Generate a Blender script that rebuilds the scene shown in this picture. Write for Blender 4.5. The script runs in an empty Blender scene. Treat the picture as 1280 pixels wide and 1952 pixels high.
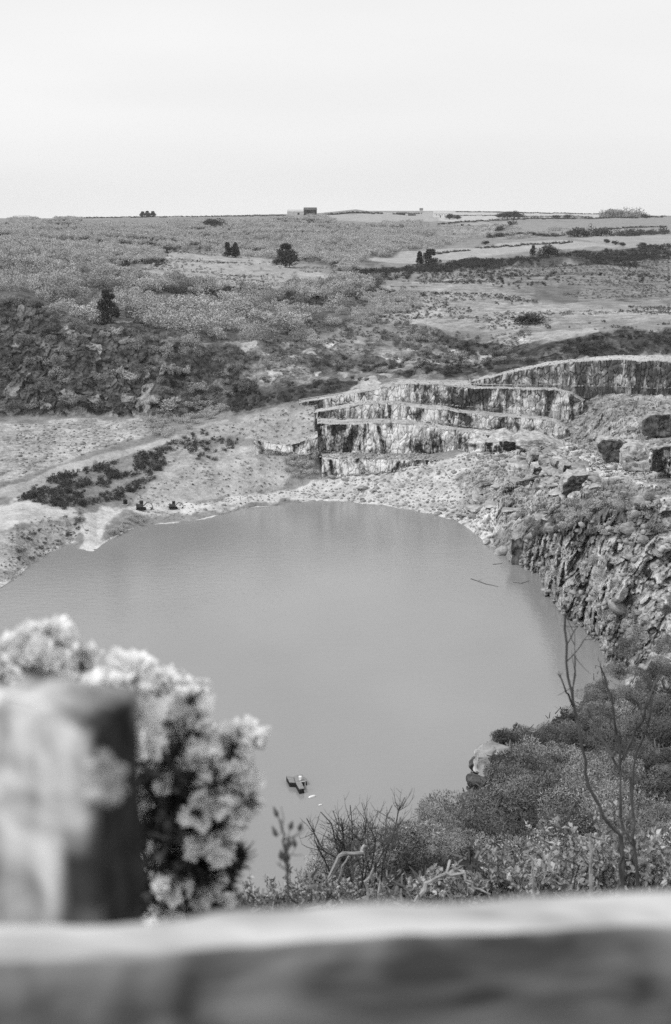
import bpy, math, random
import numpy as np
from mathutils import Vector, Matrix

random.seed(5)
rng = np.random.default_rng(11)
SC = bpy.context.scene
COL = SC.collection

# ------------------------------------------------------------------ camera model
# the photograph's frame is 1280 x 1952; a 50 mm lens gives 2577 px of focal length
FPX, CX, CY, H = 2577.0, 640.0, 976.0, 80.0
TH = math.atan((976 - 415) / FPX)
CT, ST = math.cos(TH), math.sin(TH)


def ray(px, py):
    u = (px - CX) / FPX
    v = (CY - py) / FPX
    return u, CT + v * ST, -ST + v * CT


def at_Y(px, py, Y):
    u, dy, dz = ray(px, py)
    t = Y / dy
    return np.array([u * t, Y, H + dz * t])


def at_z(px, py, z):
    u, dy, dz = ray(px, py)
    t = (z - H) / dz
    return np.array([u * t, dy * t, z])


def project(P):
    P = np.asarray(P, float)
    x, y, z = P[..., 0], P[..., 1], P[..., 2] - H
    d = y * CT - z * ST
    up = y * ST + z * CT
    return CX + FPX * x / d, CY - FPX * up / d


# ------------------------------------------------------------------ noise
def _hash(ix, iy, iz, seed):
    h = (ix.astype(np.int64) * 374761393 + iy.astype(np.int64) * 668265263
         + iz.astype(np.int64) * 2147483647 + seed * 974634721) & 0xFFFFFFFF
    h = ((h ^ (h >> 13)) * 1274126177) & 0xFFFFFFFF
    h = ((h ^ (h >> 16)) * 2246822519) & 0xFFFFFFFF
    h = h ^ (h >> 15)
    return (h & 0xFFFFFF) / float(0x1000000)


def vnoise(P, scale, seed=0):
    Q = P / scale
    i = np.floor(Q)
    f = Q - i
    f = f * f * (3 - 2 * f)
    i = i.astype(np.int64)
    r = 0.0
    for a in (0, 1):
        for b in (0, 1):
            for c in (0, 1):
                w = (np.where(a, f[:, 0], 1 - f[:, 0]) * np.where(b, f[:, 1], 1 - f[:, 1])
                     * np.where(c, f[:, 2], 1 - f[:, 2]))
                r = r + w * _hash(i[:, 0] + a, i[:, 1] + b, i[:, 2] + c, seed)
    return r * 2 - 1


def fbm(P, scale, octv=4, seed=0, gain=0.5):
    r, a, s = 0.0, 1.0, scale
    for k in range(octv):
        r = r + a * vnoise(P, s, seed + 17 * k)
        a *= gain
        s *= 0.5
    return r


def worley(P, scale, seed=0):
    """F1, F2 distance (in cells) and the hash of the nearest cell."""
    Q = P / scale
    i = np.floor(Q).astype(np.int64)
    f1 = np.full(len(P), 9.0)
    f2 = np.full(len(P), 9.0)
    hid = np.zeros(len(P))
    for a in (-1, 0, 1):
        for b in (-1, 0, 1):
            for c in (-1, 0, 1):
                j = i + np.array([a, b, c])
                o = [_hash(j[:, 0], j[:, 1], j[:, 2], seed + k) for k in (1, 2, 3)]
                d = np.sqrt(sum((j[:, k] + o[k] - Q[:, k]) ** 2 for k in range(3)))
                near = d < f1
                f2 = np.where(near, f1, np.minimum(f2, d))
                hid = np.where(near, _hash(j[:, 0], j[:, 1], j[:, 2], seed + 9), hid)
                f1 = np.where(near, d, f1)
    return f1, f2, hid


def in_poly(px, py, poly):
    r = np.zeros(px.shape, bool)
    n = len(poly)
    for k in range(n):
        x0, y0 = poly[k]
        x1, y1 = poly[(k + 1) % n]
        if y0 == y1:
            continue
        c = ((y0 > py) != (y1 > py)) & (px < (x1 - x0) * (py - y0) / (y1 - y0) + x0)
        r ^= c
    return r


def poly_dist(px, py, poly):
    """signed distance, positive inside"""
    d = np.full(px.shape, 1e9)
    n = len(poly)
    for k in range(n):
        x0, y0 = poly[k]
        x1, y1 = poly[(k + 1) % n]
        dx, dy = x1 - x0, y1 - y0
        t = np.clip(((px - x0) * dx + (py - y0) * dy) / (dx * dx + dy * dy + 1e-9), 0, 1)
        d = np.minimum(d, np.hypot(px - x0 - t * dx, py - y0 - t * dy))
    return np.where(in_poly(px, py, poly), d, -d)


# ------------------------------------------------------------------ mesh + object helpers
def mesh_np(name, V, faces, attrs=None, smooth=False, mats=(), matidx=None):
    """faces: (M,k) array or a list of such arrays"""
    if not isinstance(faces, (list, tuple)):
        faces = [faces]
    faces = [np.asarray(f) for f in faces if len(f)]
    me = bpy.data.meshes.new(name)
    V = np.ascontiguousarray(V, dtype=np.float32)
    loops = np.concatenate([f.ravel() for f in faces]).astype(np.int32)
    tot = np.concatenate([np.full(len(f), f.shape[1]) for f in faces]).astype(np.int32)
    start = np.concatenate([[0], np.cumsum(tot)[:-1]]).astype(np.int32)
    me.vertices.add(len(V))
    me.vertices.foreach_set('co', V.ravel())
    me.loops.add(len(loops))
    me.loops.foreach_set('vertex_index', loops)
    me.polygons.add(len(tot))
    me.polygons.foreach_set('loop_start', start)
    me.polygons.foreach_set('loop_total', tot)
    if matidx is not None:
        me.polygons.foreach_set('material_index', np.asarray(matidx, np.int32))
    me.update(calc_edges=True)
    for k, (dom, arr) in (attrs or {}).items():
        arr = np.ascontiguousarray(arr, np.float32)
        a = me.attributes.new(k, 'FLOAT_VECTOR' if arr.ndim == 2 else 'FLOAT', dom)
        a.data.foreach_set('vector' if arr.ndim == 2 else 'value', arr.ravel())
    if smooth:
        me.polygons.foreach_set('use_smooth', np.ones(len(tot), bool))
    for m in mats:
        me.materials.append(m)
    return me


def link(name, me, parent=None, loc=(0, 0, 0), rot=(0, 0, 0), scale=(1, 1, 1)):
    o = bpy.data.objects.new(name, me)
    o.location = loc
    o.rotation_euler = rot
    o.scale = scale
    if parent is not None:
        o.parent = parent
    COL.objects.link(o)
    return o


def tag(o, label, cat, group=None, kind=None):
    o['label'] = label
    o['category'] = cat
    if group:
        o['group'] = group
    if kind:
        o['kind'] = kind
    return o


def struct(o):
    o['kind'] = 'structure'
    return o


class MB:
    """collects polygons, tubes, boxes into one mesh"""

    def __init__(s):
        s.v, s.f = [], []

    def add(s, V, Fs):
        b = len(s.v)
        s.v += [tuple(p) for p in V]
        s.f += [tuple(i + b for i in f) for f in Fs]

    def box(s, c, size, R=None):
        hx, hy, hz = size[0] / 2, size[1] / 2, size[2] / 2
        P = [Vector((x, y, z)) for x in (-hx, hx) for y in (-hy, hy) for z in (-hz, hz)]
        if R is not None:
            P = [R @ p for p in P]
        P = [p + Vector(c) for p in P]
        s.add(P, [(0, 1, 3, 2), (4, 6, 7, 5), (0, 4, 5, 1), (2, 3, 7, 6), (0, 2, 6, 4), (1, 5, 7, 3)])

    def tube(s, pts, rad, n=6, jit=0.0):
        pts = [Vector(p) for p in pts]
        rings = []
        for i, p in enumerate(pts):
            t = (pts[min(i + 1, len(pts) - 1)] - pts[max(i - 1, 0)]).normalized()
            a = t.cross(Vector((0.31, 0.22, 0.93)))
            if a.length < 1e-3:
                a = t.cross(Vector((1, 0, 0)))
            a.normalize()
            b = t.cross(a)
            r = rad[i] if hasattr(rad, '__len__') else rad
            rings.append([p + (a * math.cos(2 * math.pi * k / n) + b * math.sin(2 * math.pi * k / n))
                          * r * (1 + jit * random.uniform(-1, 1)) for k in range(n)])
        V = [q for R_ in rings for q in R_]
        Fs = []
        for i in range(len(rings) - 1):
            for k in range(n):
                Fs.append((i * n + k, i * n + (k + 1) % n, (i + 1) * n + (k + 1) % n, (i + 1) * n + k))
        Fs.append(tuple(range(n))[::-1])
        Fs.append(tuple(range((len(rings) - 1) * n, len(rings) * n)))
        s.add(V, Fs)

    def prism(s, poly, z0, z1):
        n = len(poly)
        V = [(p[0], p[1], z0) for p in poly] + [(p[0], p[1], z1) for p in poly]
        Fs = [tuple(range(n))[::-1], tuple(range(n, 2 * n))]
        for k in range(n):
            Fs.append((k, (k + 1) % n, n + (k + 1) % n, n + k))
        s.add(V, Fs)

    def mesh(s, name, mat, smooth=False):
        me = bpy.data.meshes.new(name)
        me.from_pydata(s.v, [], s.f)
        me.materials.append(mat)
        if smooth:
            me.polygons.foreach_set('use_smooth', [True] * len(me.polygons))
        me.update()
        return me

    def build(s, name, mat, parent=None, smooth=False, **kw):
        return link(name, s.mesh(name, mat, smooth), parent, **kw)


# ------------------------------------------------------------------ materials
def new_mat(name, rough=0.9, spec=0.15):
    m = bpy.data.materials.new(name)
    m.use_nodes = True
    nt = m.node_tree
    b = nt.nodes['Principled BSDF']
    b.inputs['Roughness'].default_value = rough
    b.inputs['Specular IOR Level'].default_value = spec
    return m, nt, b


def N(nt, typ, **kw):
    n = nt.nodes.new(typ)
    for k, v in kw.items():
        if k in n.inputs.keys():
            n.inputs[k].default_value = v
        else:
            setattr(n, k, v)
    return n


def mth(nt, op, a, b=None, c=None, clamp=False):
    n = nt.nodes.new('ShaderNodeMath')
    n.operation = op
    n.use_clamp = clamp
    for i, x in enumerate((a, b, c)):
        if x is None:
            continue
        if isinstance(x, (int, float)):
            n.inputs[i].default_value = x
        else:
            nt.links.new(x, n.inputs[i])
    return n.outputs[0]


def maprange(nt, x, a, b, c, d):
    n = nt.nodes.new('ShaderNodeMapRange')
    n.inputs[1].default_value, n.inputs[2].default_value = a, b
    n.inputs[3].default_value, n.inputs[4].default_value = c, d
    nt.links.new(x, n.inputs[0])
    return n.outputs[0]


def coords(nt, scale=(1, 1, 1), kind='Object'):
    tc = nt.nodes.new('ShaderNodeTexCoord')
    mp = nt.nodes.new('ShaderNodeMapping')
    mp.inputs['Scale'].default_value = scale
    nt.links.new(tc.outputs[kind], mp.inputs[0])
    return mp.outputs[0]


def noise(nt, co, scale, detail=4, rough=0.55, dist=0.0):
    n = nt.nodes.new('ShaderNodeTexNoise')
    n.inputs['Scale'].default_value = scale
    n.inputs['Detail'].default_value = detail
    n.inputs['Roughness'].default_value = rough
    n.inputs['Distortion'].default_value = dist
    nt.links.new(co, n.inputs['Vector'])
    return n.outputs[0]


def bump(nt, b, h, strength, dist):
    n = nt.nodes.new('ShaderNodeBump')
    n.inputs['Strength'].default_value = strength
    n.inputs['Distance'].default_value = dist
    nt.links.new(h, n.inputs['Height'])
    nt.links.new(n.outputs[0], b.inputs['Normal'])


def attr(nt, name):
    n = nt.nodes.new('ShaderNodeAttribute')
    n.attribute_name = name
    return n.outputs['Fac']


def grey(v):
    return (v, v, v, 1)


def mat_terrain():
    m, nt, b = new_mat('ground_earth_and_slate', 0.95, 0.08)
    co = coords(nt)
    a = attr(nt, 'alb')
    con = attr(nt, 'contrast')
    n0 = noise(nt, coords(nt, (1, 0.6, 1)), 0.045, 4, 0.65)
    n1 = noise(nt, co, 0.16, 3, 0.6)
    n2 = noise(nt, co, 0.75, 4, 0.65)
    n3 = noise(nt, co, 2.6, 3, 0.6)
    s = mth(nt, 'ADD', mth(nt, 'MULTIPLY', n1, 0.3), mth(nt, 'MULTIPLY', n2, 0.3))
    s = mth(nt, 'ADD', s, mth(nt, 'ADD', mth(nt, 'MULTIPLY', n3, 0.2), mth(nt, 'MULTIPLY', n0, 0.2)))
    s = mth(nt, 'SUBTRACT', s, 0.5)
    k = mth(nt, 'ADD', mth(nt, 'MULTIPLY', mth(nt, 'MULTIPLY', s, con), 5.0), 1.0)
    k = mth(nt, 'MINIMUM', mth(nt, 'MAXIMUM', k, 0.22), 2.0)
    c = mth(nt, 'MINIMUM', mth(nt, 'MULTIPLY', a, k), 0.72)
    nt.links.new(c, b.inputs['Base Color'])
    h = mth(nt, 'ADD', n2, mth(nt, 'MULTIPLY', n3, 0.5))
    bump(nt, b, h, 0.7, 0.8)
    return m


def mat_face(name='streaked_slate_face', mix=0.0, mid=0.2):
    m, nt, b = new_mat(name, 0.7, 0.25)
    fine = noise(nt, coords(nt, (0.55, 0.5, 0.085)), 1.0, 4, 0.6, 0.5)
    wide = noise(nt, coords(nt, (0.16, 0.15, 0.06)), 1.0, 3, 0.6, 0.9)
    patch = noise(nt, coords(nt, (0.14, 0.14, 0.20)), 1.0, 3, 0.55, 0.8)
    grain = noise(nt, coords(nt, (2.0, 2.0, 1.2)), 1.0, 4, 0.65)
    broad = noise(nt, coords(nt, (0.035, 0.03, 0.09)), 1.0, 2, 0.5)
    s = mth(nt, 'ADD', mth(nt, 'MULTIPLY', fine, 0.48), mth(nt, 'MULTIPLY', wide, 0.52))
    s = mth(nt, 'ADD', s, mth(nt, 'MULTIPLY', mth(nt, 'SUBTRACT', broad, 0.5), 0.35))
    s = mth(nt, 'ADD', s, 0.03)
    s = mth(nt, 'ADD', s, mth(nt, 'MULTIPLY', patch, 0.35))
    s = mth(nt, 'ADD', s, mth(nt, 'MULTIPLY', mth(nt, 'SUBTRACT', grain, 0.5), 0.22))
    r = nt.nodes.new('ShaderNodeValToRGB')
    e = r.color_ramp.elements
    e[0].position, e[0].color = 0.60, grey(0.015)
    e[1].position, e[1].color = 0.80, grey(0.78)
    for p, v in ((0.655, 0.03), (0.675, 0.13), (0.71, 0.27), (0.745, 0.55)):
        x = r.color_ramp.elements.new(p)
        x.color = grey(v)
    nt.links.new(s, r.inputs[0])
    mm = nt.nodes.new('ShaderNodeMix'); mm.inputs[0].default_value = mix; mm.inputs[3].default_value = mid
    rb = nt.nodes.new('ShaderNodeRGBToBW'); nt.links.new(r.outputs[0], rb.inputs[0]); nt.links.new(rb.outputs[0], mm.inputs[2])
    nt.links.new(mm.outputs[0], b.inputs['Base Color'])
    bump(nt, b, mth(nt, 'ADD', fine, grain), 0.6, 0.5)
    return m


def mat_simple(name, base, var=0.35, scale=1.0, rough=0.9, spec=0.15, bmp=0.4, bd=0.05, stretch=(1, 1, 1), detail=4):
    m, nt, b = new_mat(name, rough, spec)
    n = noise(nt, coords(nt, stretch), scale, detail, 0.6)
    k = mth(nt, 'MULTIPLY', maprange(nt, n, 0.3, 0.7, 1 - var, 1 + var), base)
    nt.links.new(k, b.inputs['Base Color'])
    if bmp:
        bump(nt, b, n, bmp, bd)
    return m


def mat_foliage(name, base, spread=0.5, objvar=0.3, trans=0.0, spec=0.1, soft=False):
    """leaf/twig tone = base x per-face tone x per-object variation"""
    m, nt, b = new_mat(name, 0.85, spec)
    t = attr(nt, 'tone')
    oi = nt.nodes.new('ShaderNodeObjectInfo')
    k = maprange(nt, t, 0, 1, base * (1 - spread), base * (1 + spread))
    k = mth(nt, 'MULTIPLY', k, maprange(nt, oi.outputs['Random'], 0, 1, 1 - objvar, 1 + objvar))
    nt.links.new(k, b.inputs['Base Color'])
    if soft:
        an = nt.nodes.new('ShaderNodeAttribute'); an.attribute_name = 'outward'
        vt = nt.nodes.new('ShaderNodeVectorTransform')
        vt.vector_type = 'NORMAL'; vt.convert_from = 'OBJECT'; vt.convert_to = 'WORLD'
        nt.links.new(an.outputs['Vector'], vt.inputs[0])
        nt.links.new(vt.outputs[0], b.inputs['Normal'])
    if trans:
        tr = nt.nodes.new('ShaderNodeBsdfTranslucent')
        nt.links.new(k, tr.inputs[0])
        mx = nt.nodes.new('ShaderNodeMixShader')
        mx.inputs[0].default_value = trans
        nt.links.new(b.outputs[0], mx.inputs[1])
        nt.links.new(tr.outputs[0], mx.inputs[2])
        nt.links.new(mx.outputs[0], nt.nodes['Material Output'].inputs[0])
    return m


def mat_water():
    m, nt, b = new_mat('milky_quarry_water', 0.08, 0.5)
    co = coords(nt)
    big = noise(nt, coords(nt, (1, 0.6, 1)), 0.022, 3, 0.5)
    k = maprange(nt, big, 0.3, 0.7, 0.225, 0.28)
    nt.links.new(k, b.inputs['Base Color'])
    b.inputs['IOR'].default_value = 1.33
    r1 = noise(nt, coords(nt, (1, 1.6, 1)), 1.3, 3, 0.6)
    r2 = noise(nt, coords(nt, (1, 1.5, 1)), 0.35, 2, 0.5)
    bump(nt, b, mth(nt, 'ADD', r1, mth(nt, 'MULTIPLY', r2, 1.2)), 0.15, 0.2)
    return m


def mat_rock():
    m, nt, b = new_mat('slate_rock', 0.85, 0.2)
    oi = nt.nodes.new('ShaderNodeObjectInfo')
    n1 = noise(nt, coords(nt, (1, 1, 2.4)), 0.9, 5, 0.62)
    n2 = noise(nt, coords(nt), 0.35, 2, 0.5)
    s = mth(nt, 'ADD', mth(nt, 'MULTIPLY', n1, 0.6), mth(nt, 'MULTIPLY', n2, 0.4))
    k = maprange(nt, s, 0.36, 0.66, 0.18, 0.62)
    k = mth(nt, 'MULTIPLY', k, maprange(nt, oi.outputs['Random'], 0, 1, 0.7, 1.15))
    nt.links.new(k, b.inputs['Base Color'])
    bump(nt, b, n1, 0.6, 0.25)
    return m


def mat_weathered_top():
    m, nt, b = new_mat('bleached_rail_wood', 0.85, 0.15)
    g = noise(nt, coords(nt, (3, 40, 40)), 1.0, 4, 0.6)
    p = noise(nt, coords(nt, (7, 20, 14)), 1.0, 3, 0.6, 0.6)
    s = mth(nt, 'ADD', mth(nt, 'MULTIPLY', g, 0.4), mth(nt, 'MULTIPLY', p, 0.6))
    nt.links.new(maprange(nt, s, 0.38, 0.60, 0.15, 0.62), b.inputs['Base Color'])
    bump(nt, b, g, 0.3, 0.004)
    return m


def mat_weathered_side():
    m, nt, b = new_mat('dark_rail_wood', 0.9, 0.1)  # darker tone for the rail's front, back and underside
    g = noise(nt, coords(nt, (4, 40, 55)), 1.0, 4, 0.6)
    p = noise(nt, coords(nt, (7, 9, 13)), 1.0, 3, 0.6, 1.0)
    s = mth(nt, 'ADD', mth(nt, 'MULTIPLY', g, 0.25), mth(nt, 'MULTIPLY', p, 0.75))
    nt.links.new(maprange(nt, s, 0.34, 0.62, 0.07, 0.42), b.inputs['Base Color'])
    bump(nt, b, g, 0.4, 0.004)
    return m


M = dict(
    terrain=mat_terrain(), face=mat_face(), greyface=mat_face('grey_slate_face', 0.42, 0.19), midface=mat_face('mixed_slate_face', 0.14, 0.26), water=mat_water(), rock=mat_rock(),
    scrub=mat_foliage('leafless_scrub_twigs', 0.37, 0.2, 0.4),
    gorse=mat_foliage('dark_gorse_foliage', 0.065, 0.5, 0.4),
    pine=mat_foliage('pine_needles', 0.065, 0.6, 0.2),
    nearscrub=mat_foliage('near_scrub_twigs', 0.215, 0.55, 0.6),
    leaf=mat_foliage('young_pale_leaves', 0.40, 0.6, 0.2, 0.25),
    spine=mat_foliage('gorse_spines', 0.03, 0.8, 0.1),
    flower=mat_foliage('gorse_blossom', 0.9, 0.08, 0.02, 0.2),
    bark=mat_simple('dark_bark', 0.085, 0.5, 6.0, bmp=0.4, bd=0.02),
    palebark=mat_simple('bleached_bark', 0.34, 0.4, 9.0, bmp=0.4, bd=0.01),
    railtop=mat_weathered_top(), railside=mat_weathered_side(),
    post=mat_simple('dark_tarred_wood', 0.05, 0.5, 12.0, bmp=0.5, bd=0.005, stretch=(1, 1, 0.15)),
    oldpost=mat_simple('weathered_grey_wood', 0.42, 0.45, 14.0, bmp=0.5, bd=0.005, stretch=(1, 1, 0.2)),
    steel=mat_simple('galvanised_rail', 0.55, 0.15, 2.0, 0.5, 0.4, 0.1),
    darkpaint=mat_simple('dirty_machine_paint', 0.06, 0.4, 1.5, 0.6, 0.3, 0.1),
    midpaint=mat_simple('faded_machine_paint', 0.16, 0.3, 1.5, 0.6, 0.3, 0.1),
    glass=mat_simple('dark_cab_glass', 0.02, 0.1, 1.0, 0.1, 0.5, 0.0),
    rubber=mat_simple('black_rubber', 0.02, 0.3, 2.0, 0.8, 0.2, 0.1),
    deck=mat_simple('wet_plank_deck', 0.22, 0.4, 1.2, 0.7, 0.2, 0.2, stretch=(1, 5, 1)),
    white=mat_simple('white_plastic', 0.8, 0.08, 3.0, 0.5, 0.3, 0.0),
    barn=mat_simple('dark_barn_cladding', 0.035, 0.3, 0.5, bmp=0.1, stretch=(2, 2, 0.1)),
    barnroof=mat_simple('barn_roof_sheeting', 0.09, 0.3, 0.3, bmp=0.1),
    palewall=mat_simple('whitewashed_wall', 0.66, 0.12, 0.6, bmp=0.1),
    paleroof=mat_simple('pale_sheet_roof', 0.45, 0.15, 0.4, bmp=0.1),
    slateroof=mat_simple('slate_roof', 0.14, 0.3, 0.5, bmp=0.1),
    midscrub=mat_foliage('mid_grey_scrub', 0.23, 0.4, 0.45),  # mid grey twig tone for bushes on slopes and cliffs
    cover=mat_foliage('tangled_stems', 0.15, 0.7, 0.1),
    heather=mat_foliage('heather_tufts', 0.15, 0.7, 0.1),
    soil=mat_simple('leaf_litter', 0.085, 0.5, 1.6, bmp=0.6, bd=0.15),
)

# ------------------------------------------------------------------ main terrain: a loft through feature curves
COLS = np.concatenate([np.arange(-420, 10, 9.0), np.arange(10, 1272, 1.5), np.arange(1275, 1700, 9.0)])


def curve(keys, zmode=False):
    """keys (px, py, Y) -> points at every column"""
    k = np.array(sorted(keys), float)
    py = np.interp(COLS, k[:, 0], k[:, 1])
    if zmode:
        return np.array([at_z(a, b, 0.0) for a, b in zip(COLS, py)])
    Y = np.interp(COLS, k[:, 0], k[:, 2])
    return np.array([at_Y(a, b, c) for a, b, c in zip(COLS, py, Y)])


shore = curve([(-420, 1360), (-100, 1185), (30, 1105), (60, 1076), (100, 1052), (135, 1038), (155, 1046), (180, 1049),
               (215, 1027), (245, 1011), (275, 1003), (330, 1000), (400, 985), (460, 972), (530, 963), (600, 956),
               (660, 956), (740, 965), (800, 976), (850, 988), (880, 1000), (905, 1017), (925, 1035), (940, 1050),
               (975, 1062), (990, 1077), (1030, 1102), (1055, 1137), (1078, 1180), (1110, 1196), (1130, 1212),
               (1146, 1242), (1158, 1267), (1200, 1300), (1300, 1370), (1700, 1600)], True)
c0 = shore + np.array([0, -14.0, -7.0])
c2 = curve([(-420, 1080, 300), (30, 1003, 323), (100, 985, 342), (150, 978, 347), (170, 1010, 338), (185, 1012, 341),
            (205, 1000, 345), (245, 985, 353), (275, 985, 358), (330, 975, 364), (400, 965, 368), (460, 955, 374), (530, 945, 384),
            (600, 935, 394), (660, 935, 392), (740, 940, 383), (800, 950, 378), (850, 960, 372), (880, 975, 362),
            (905, 985, 352), (925, 1000, 342), (940, 1015, 335), (960, 1025, 324), (985, 1022, 316), (1000, 1015, 312),
            (1040, 1010, 299), (1080, 1000, 280), (1110, 985, 274), (1150, 975, 262), (1255, 960, 250), (1700, 900, 235)])
c3 = curve([(-420, 1000, 340), (30, 960, 356), (100, 958, 354), (150, 962, 354), (200, 972, 357), (245, 968, 362),
            (290, 968, 365), (330, 965, 369), (400, 957, 374), (460, 948, 381), (530, 938, 390), (600, 915, 398),
            (614, 909, 400), (660, 905, 401), (740, 898, 402), (800, 888, 402), (850, 878, 402), (900, 870, 398),
            (940, 900, 375), (960, 930, 355), (985, 960, 338), (1000, 975, 330), (1040, 960, 325), (1080, 940, 322),
            (1110, 930, 320), (1150, 930, 318), (1255, 925, 320), (1700, 880, 310)])
c4 = curve([(-420, 1030, 345), (30, 943, 368), (100, 915, 385), (150, 895, 396), (200, 885, 402), (290, 855, 412),
            (330, 835, 418), (400, 815, 424), (440, 805, 427), (500, 790, 424), (570, 782, 424), (605, 790, 420),
            (880, 866, 414), (905, 862, 418), (945, 856, 418), (985, 845, 421), (1008, 836, 427), (1044, 838, 427), (1092, 834, 427), (1130, 838, 414), (1165, 850, 395),
            (1255, 866, 364), (1700, 820, 350)])
c5 = curve([(-420, 1010, 350), (30, 920, 378), (100, 895, 392), (150, 875, 403), (200, 865, 409), (290, 838, 419),
            (330, 822, 423), (400, 803, 429), (440, 792, 432), (500, 780, 429), (570, 773, 427), (605, 772, 428),
            (900, 782, 434), (985, 787, 434), (1044, 788, 435), (1109, 786, 436), (1140, 764, 436), (1185, 747, 440), (1255, 748, 443), (1700, 745, 443)])
c6 = curve([(-420, 800, 430), (30, 792, 442), (150, 795, 440), (270, 791, 441), (290, 800, 437), (330, 795, 440),
            (400, 785, 446), (440, 773, 445), (500, 767, 438), (571, 764, 431), (605, 757, 432), (650, 749, 433),
            (700, 738, 437), (748, 729, 441), (780, 724, 443), (800, 722, 444), (850, 722, 447), (900, 722, 450),
            (945, 709, 441), (1050, 689, 450), (1170, 677, 454), (1255, 676, 456), (1700, 670, 456)])
c7 = curve([(-420, 530, 480), (30, 563, 475), (70, 575, 472), (110, 595, 468), (150, 612, 464), (200, 625, 462),
            (290, 640, 460), (350, 655, 458), (440, 665, 466), (500, 655, 478), (570, 650, 490), (620, 655, 492),
            (700, 665, 485), (800, 675, 478), (860, 683, 472), (900, 690, 467), (945, 688, 462), (1000, 675, 463),
            (1050, 652, 467), (1100, 642, 468), (1170, 627, 470), (1255, 626, 472), (1700, 620, 472)])
c8 = curve([(-420, 500, 600), (30, 530, 560), (150, 572, 530), (290, 590, 530), (440, 605, 540), (570, 605, 555),
            (700, 610, 550), (800, 640, 510), (860, 634, 510), (950, 638, 500), (1000, 630, 505), (1050, 625, 510),
            (1170, 610, 525), (1255, 605, 535), (1700, 600, 535)])
c9 = curve([(-420, 465, 900), (30, 480, 850), (290, 525, 740), (440, 535, 740), (570, 535, 770), (700, 555, 640),
            (800, 560, 640), (950, 560, 650), (1050, 580, 600), (1170, 585, 600), (1255, 584, 605), (1700, 580, 605)])
c10 = curve([(-420, 440, 1300), (30, 447, 1250), (290, 470, 1150), (440, 480, 1100), (570, 490, 1050), (700, 500, 1000),
             (800, 500, 1000), (950, 490, 1050), (1050, 485, 1080), (1255, 475, 1120), (1700, 470, 1120)])
c11 = curve([(-420, 428, 1700), (30, 431, 1700), (290, 436, 1650), (440, 440, 1600), (570, 440, 1650), (700, 450, 1600),
             (800, 460, 1500), (950, 455, 1500), (1050, 452, 1500), (1255, 446, 1600), (1700, 446, 1600)])
c12 = curve([(-420, 420, 2300), (30, 420, 2300), (290, 418, 2350), (570, 414, 2450), (700, 410, 2450), (800, 416, 2350),
             (950, 419, 2300), (1255, 417, 2400), (1700, 417, 2400)])
c13 = curve([(-420, 416, 3100), (30, 416, 3100), (110, 417, 3100), (200, 414, 3100), (300, 412, 3100), (380, 414, 3100),
             (430, 411, 3100), (500, 409, 3100), (550, 408, 3100), (600, 407, 3100), (640, 403, 3100), (660, 401, 3100), (678, 399, 3100),
             (700, 402, 3100), (760, 402, 3100), (860, 402, 3100), (950, 403, 3100), (1000, 404, 3100), (1060, 406, 3100),
             (1140, 408, 3100), (1255, 411, 3100), (1700, 414, 3100)])
c14 = c13 + np.array([0, 500.0, -30.0])
# under the worked terraces the ground simply slopes behind the steps
w = np.interp(COLS, [600, 620, 870, 900], [0, 1, 1, 0])[:, None]
c4 = c4 * (1 - w) + (c3 * 0.66 + c6 * 0.34 + np.array([0, 6.0, -5.0])) * w
c5 = c5 * (1 - w) + (c3 * 0.33 + c6 * 0.67 + np.array([0, 4.0, -4.0])) * w

CURVES = [c0, shore, c2, c3, c4, c5, c6, c7, c8, c9, c10, c11, c12, c13, c14]
rows, rowband = [], []
for k in range(len(CURVES) - 1):
    A, B = CURVES[k], CURVES[k + 1]
    if k == 0:
        n = 3
    elif k == len(CURVES) - 2:
        n = 2
    else:
        ya, yb = project(A)[1], project(B)[1]
        sel = (COLS > 20) & (COLS < 1260)
        n = int(max(6, np.percentile(np.abs(ya - yb)[sel], 92) / 1.35))
    for i in range(n):
        rows.append(A + (B - A) * (i / n))
        rowband.append(k + i / n)
rows.append(CURVES[-1])
rowband.append(len(CURVES) - 1)
T = np.stack(rows)                                  # rows x cols x 3
NR, NC = T.shape[:2]
BAND = np.repeat(np.array(rowband)[:, None], NC, 1)
IX, IY = project(T)                                 # where each vertex stands in the frame, before roughening
flat = T.reshape(-1, 3)
fx, fy, fb = IX.ravel(), IY.ravel(), BAND.ravel()

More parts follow.
